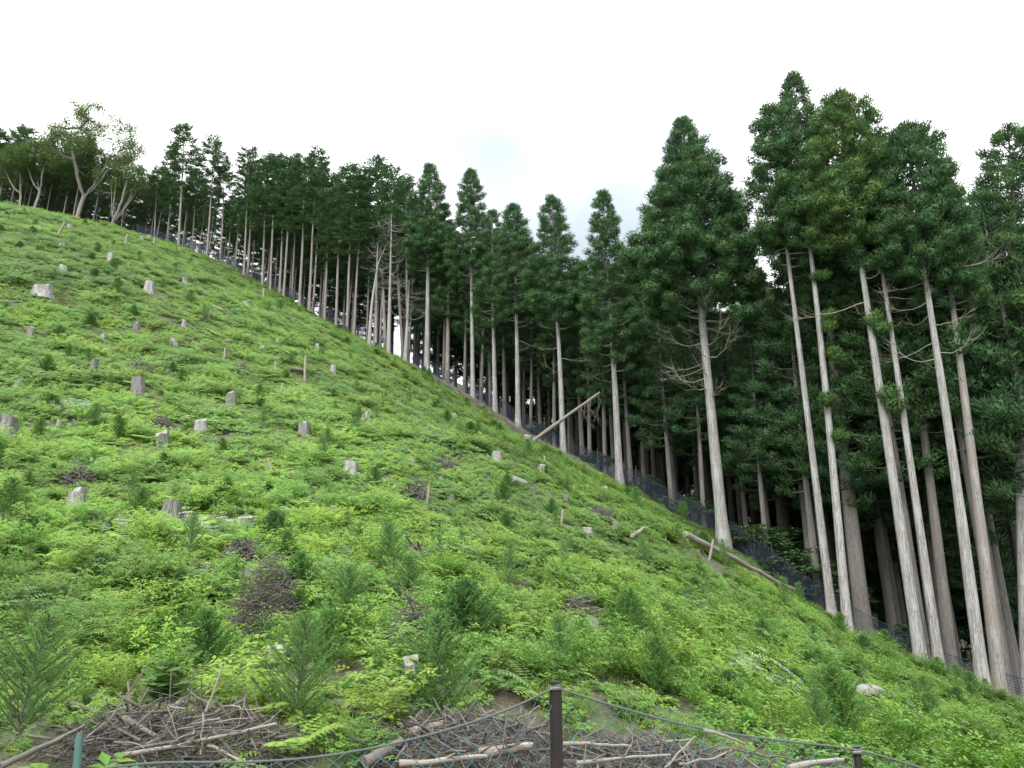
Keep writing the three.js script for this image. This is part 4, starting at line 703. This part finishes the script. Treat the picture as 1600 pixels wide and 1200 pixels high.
// ---------------------------------------------------------------- low growth
const hz = a => [Math.cos(a), 0, Math.sin(a)];
function bramble(seed, o) {     // arching stems with toothed leaflets in threes
  const R = mulberry(seed), L = new Leaves();
  for (let i = 0; i < o.stems; i++) {
    const a = i * 2.4 + R(), len = o.len * (.6 + .6 * R()), hh = o.h * (.5 + .7 * R()), d = hz(a), q = s => [d[0] * len * s + (i % 3 - 1) * .04, hh * (1.75 * s - .95 * s * s), d[2] * len * s];
    for (let k = 0; k < 4; k++) { const p = q(k / 4), e = q((k + 1) / 4); L.tri(p, add(p, [.006, 0, .004]), e, [.12, .11, .05]); }
    for (let k = 0; k < o.nodes; k++) {
      const s = .25 + .75 * (k + R() * .6) / o.nodes, p = q(s), b = a + (k % 2 ? 1 : -1) * (.6 + R() * .6), c0 = tint(o.col, R, .22, .14);
      for (let m = 0; m < 3; m++) { const e = b + (m - 1) * .85, g = norm([Math.cos(e), -.05 + (R() - .45) * 1.3, Math.sin(e)]), sd = norm(cross(g, [0, 1, 0])); L.kite(add(p, mul(g, .012)), g, sd, [0, 1, 0], o.leaf * (.7 + .6 * R()) * (m === 1 ? 1.15 : .9), o.leaf * .34, o.leaf * .12, tint(c0, R, .12, .06)); }
    }
  }
  return L.build();
}
function spraybush(seed, o) {   // thin shoots with two ranks of small leaves held flat
  const R = mulberry(seed), L = new Leaves();
  for (let i = 0; i < o.stems; i++) {
    const a = R() * 6.283, len = o.len * (.55 + .6 * R()), rise = o.h * (.45 + .75 * R()), d = hz(a), side = [-d[2], 0, d[0]], x0 = (R() - .5) * .18, z0 = (R() - .5) * .18, c0 = tint(o.col, R, .22, .14);
    const q = s => [x0 + d[0] * len * s, rise * Math.sin(Math.min(1, s * 1.15) * 1.7), z0 + d[2] * len * s];
    for (let k = 0; k < o.nodes; k++) for (const sg of [-1, 1]) { const s = .2 + .8 * (k + .4 * R()) / o.nodes, p = q(s), g = norm([d[0] * .55 + side[0] * sg, .1 + (R() - .5) * 1.3, d[2] * .55 + side[2] * sg]); L.kite(p, g, norm(cross(g, [0, 1, 0])), [0, 1, 0], o.leaf * (.7 + .6 * R()), o.leaf * .27, o.leaf * .08, tint(c0, R, .12, .06)); }
  }
  return L.build();
}
function fern(seed, o) {
  const R = mulberry(seed), L = new Leaves();
  for (let i = 0; i < o.n; i++) {
    const a = i / o.n * 6.283 + R() * .6, len = o.len * (.7 + .5 * R()), d = hz(a), side = [-d[2], 0, d[0]], e = .9 + R() * .5, c0 = tint(o.col, R, .15, .1), q = s => [d[0] * len * s * .85, len * (e * s - .75 * s * s), d[2] * len * s * .85];
    for (let k = 1; k < 15; k++) { const s = k / 15, p = q(s), w = len * .24 * Math.sin(Math.pow(s, .7) * 3.0) + .01; for (const sg of [-1, 1]) { const g = norm([side[0] * sg + d[0] * .35, -.15, side[2] * sg + d[2] * .35]); L.kite(p, g, d, [0, 1, 0], w, .011 + len * .012, .004, tint(c0, R, .12, .06)); } }
  }
  return L.build();
}
function grass(seed, o) {
  const R = mulberry(seed), L = new Leaves();
  for (let i = 0; i < o.n; i++) { const a = R() * 6.283, r = R() * o.r, h = o.h * (.5 + .6 * R()), b = .1 + .5 * R(), d = hz(a), s = mul([-d[2], 0, d[0]], o.w), p = [Math.cos(a * 3) * r, 0, Math.sin(a * 3) * r], m = [p[0] + d[0] * h * b * .3, h * .6, p[2] + d[2] * h * b * .3], t = [p[0] + d[0] * h * b, h * (1 - b * .3), p[2] + d[2] * h * b], c = tint(o.col, R, .2, .12); L.tri(sub(p, s), add(p, s), m, c); L.tri(sub(m, mul(s, .7)), add(m, mul(s, .7)), t, c); L.tri(add(p, s), m, sub(m, mul(s, .7)), c); }
  return L.build();
}
function weed(seed, o) {        // upright stems with long leaves all round
  const R = mulberry(seed), L = new Leaves();
  for (let i = 0; i < o.n; i++) {
    const a = R() * 6.283, r = R() * .16, x = Math.cos(a) * r, z = Math.sin(a) * r, h = o.h * (.6 + .5 * R()), lx = (R() - .5) * .2 * h, lz = (R() - .5) * .2 * h, c0 = tint(o.col, R, .18, .1);
    L.tri([x - .003, 0, z], [x + .003, 0, z], [x + lx, h, z + lz], c0);
    for (let k = 0; k < o.leaves; k++) { const s = .15 + .85 * k / o.leaves, b = k * 2.4 + R(), g = norm([Math.cos(b), .5 - .5 * R(), Math.sin(b)]); L.kite([x + lx * s, h * s, z + lz * s], g, norm(cross(g, [0, 1, 0])), [0, 1, 0], o.leaf * (.6 + .6 * R()) * (1.15 - .5 * s), o.leaf * o.wd, .006, tint(c0, R, .14, .06)); }
    if (o.bloom) for (let k = 0; k < 26; k++) { const b = R() * 6.283, q = Math.sqrt(R()) * .07, p = [x + lx + Math.cos(b) * q, h + .02 - q * .2, z + lz + Math.sin(b) * q]; L.tri(add(p, [.008, .002, 0]), add(p, [-.004, 0, .008]), add(p, [-.004, .003, -.008]), [.62, .63, .52]); }
  }
  return L.build();
}
const LIME = [.182, .3, .034], GREEN = [.122, .25, .038], MID = [.092, .2, .034], GRASS = [.155, .275, .042];
const flora = {
  bramble_growth: { label: 'bright leafy brambles covering the slope', kinds: [bramble(1, { stems: 15, nodes: 7, len: .42, h: .3, leaf: .075, col: LIME }), bramble(2, { stems: 13, nodes: 7, len: .48, h: .36, leaf: .09, col: GREEN })] },
  soft_bush_growth: { label: 'rounded soft bushes of fine leaves on the slope', kinds: [spraybush(13, { stems: 60, nodes: 8, len: .3, h: .55, leaf: .05, col: LIME }), spraybush(14, { stems: 60, nodes: 8, len: .32, h: .6, leaf: .05, col: GREEN })] },
  leafy_shoot_growth: { label: 'low leafy shoots with small flat leaves on the slope', kinds: [spraybush(3, { stems: 26, nodes: 9, len: .4, h: .3, leaf: .06, col: LIME }), spraybush(4, { stems: 24, nodes: 9, len: .45, h: .38, leaf: .065, col: GREEN })] },
  fern_growth: { label: 'ferns scattered over the slope', kinds: [fern(5, { n: 9, len: .55, col: LIME }), fern(6, { n: 8, len: .62, col: MID })] },
  grass_growth: { label: 'tufts of long grass on the slope', kinds: [grass(7, { n: 90, r: .22, h: .5, w: .004, col: GRASS }), grass(8, { n: 70, r: .18, h: .38, w: .005, col: [.14, .2, .045] })] },
  weed_growth: { label: 'upright leafy weeds on the slope', kinds: [weed(9, { n: 9, h: .55, leaves: 22, leaf: .09, wd: .16, col: GREEN }), weed(10, { n: 7, h: .42, leaves: 11, leaf: .13, wd: .38, col: MID })] },
  white_blossom_growth: { label: 'weeds with small white flower heads on the slope', kinds: [weed(11, { n: 6, h: .5, leaves: 9, leaf: .11, wd: .3, col: [.1, .18, .06], bloom: true })] },
};
{
  const R = mulberry(4242), sets = {};
  for (const k in flora) sets[k] = flora[k].kinds.map(() => []);
  const q = new THREE.Quaternion(), e = new THREE.Euler(), up = new THREE.Vector3(0, 1, 0), nrm = new THREE.Vector3();
  const blossoms = [[130, 655], [560, 900], [1340, 1115], [850, 815], [215, 835], [700, 870], [1190, 1090], [180, 820], [1060, 960], [300, 850]].map(([u, v]) => at(u, v));
  const drop = (x, z, scale) => {
    const b = beyond(x, z); if (b > -.3 && R() < smooth(-.3, 2.5, b)) return; if (b > 3) return;
    const y = height(x, z), [u, v] = project(x, y, z); if (u < -160 || u > 1760 || v > 1330) return; if (z < 5.35 && R() < .9) return;
    let sc = scale * (.65 + .5 * R()) * lerp(.78, .58, smooth(12, 30, z)) * lerp(1, .6, smooth(-7, -2.5, b));
    for (const [bx, bz, br] of bare) { const d = Math.hypot(x - bx, z - bz); if (d < br * (.8 + .4 * R())) { if (R() < .7) return; sc *= .5; } }
    for (const s of stumpSpots) { const d = Math.hypot(x - s.x, z - s.z); if (d < s.r * .6) return; if (d < .75 + s.r * 1.3 && s.z > z - .15) sc *= .58; }
    sc *= .7 + .7 * smooth(.3, .75, noise(x / 1.15, z / 1.15, 91));
    const wide = lerp(1, 1.5, smooth(12, 32, z));
    const n1 = fbm(x / 5.5 + 3, z / 5.5, 71, 3), n2 = fbm(x / 3 + 9, z / 3, 75, 3), n3 = fbm(x / 9, z / 9, 79, 3);
    let kind = 'leafy_shoot_growth', var_ = n2 + (R() - .5) * .3 > .54 ? 1 : 0; const r = R() + (n1 - .5) * 1.1;
    if (r < .12) kind = 'grass_growth'; else if (r < .27) kind = 'fern_growth'; else if (r < .56) kind = 'bramble_growth'; else if (r > .92) kind = 'weed_growth'; else if (r > .7) kind = 'soft_bush_growth';
    for (const p of blossoms) { const d = Math.hypot(p.x - x, p.z - z); if (d < .4 + p.z * .018 && R() < .45) kind = 'white_blossom_growth'; }
    if (R() < .006) kind = 'white_blossom_growth';
    const list = sets[kind]; if (list.length === 1) var_ = 0;
    nrm.set(-(height(x + 1, z) - y), .85, height(x, z + 1) - y).normalize(); q.setFromUnitVectors(up, nrm).multiply(new THREE.Quaternion().setFromAxisAngle(up, R() * 6.283));
    const tone = .7 + .65 * n3 + (R() - .5) * .35, yl = 1 + (n2 - .5) * .4 + (R() - .5) * .18, m = new THREE.Matrix4().compose(new THREE.Vector3(x, y - .03, -z), q, new THREE.Vector3(sc * wide * (1 + R() * .3), sc * (.8 + R() * .45), sc * wide * (1 + R() * .3)));
    list[var_].push([m, new THREE.Color().setRGB(tone * yl, tone, tone * (1.7 - yl * .7))]);
  };
  for (let r = 4.6; r < 128;) {      // rings round the viewer, sparser and larger with distance
    const dens = Math.min(14, 155 / r + 4), step = 1 / Math.sqrt(dens), n = Math.round(1.42 * r / step);
    for (let i = 0; i < n; i++) { const a = -.71 + 1.42 * (i + R()) / n, rr = r + (R() - .5) * step * 1.4; drop(Math.sin(a) * rr, Math.cos(a) * rr, r < 10 ? .8 : r < 30 ? .95 : 1.08 + r * .002); }
    r += step;
  }
  let tot = 0;
  for (const k in flora) sets[k].forEach((list, j) => {
    tot += list.length;
    const m = new THREE.InstancedMesh(flora[k].kinds[j], M.leaf, list.length); m.name = numbered(k); m.castShadow = m.receiveShadow = true;
    list.forEach(([mx, c], i) => { m.setMatrixAt(i, mx); m.setColorAt(i, c); });
    m.userData = { kind: 'stuff', label: flora[k].label + (sets[k].length > 1 ? (j ? ', darker green sort' : ', yellowish green sort') : ''), category: 'undergrowth' }; scene.add(m);
  });
  console.log('low growth', tot);
}

renderer.render(scene, camera);
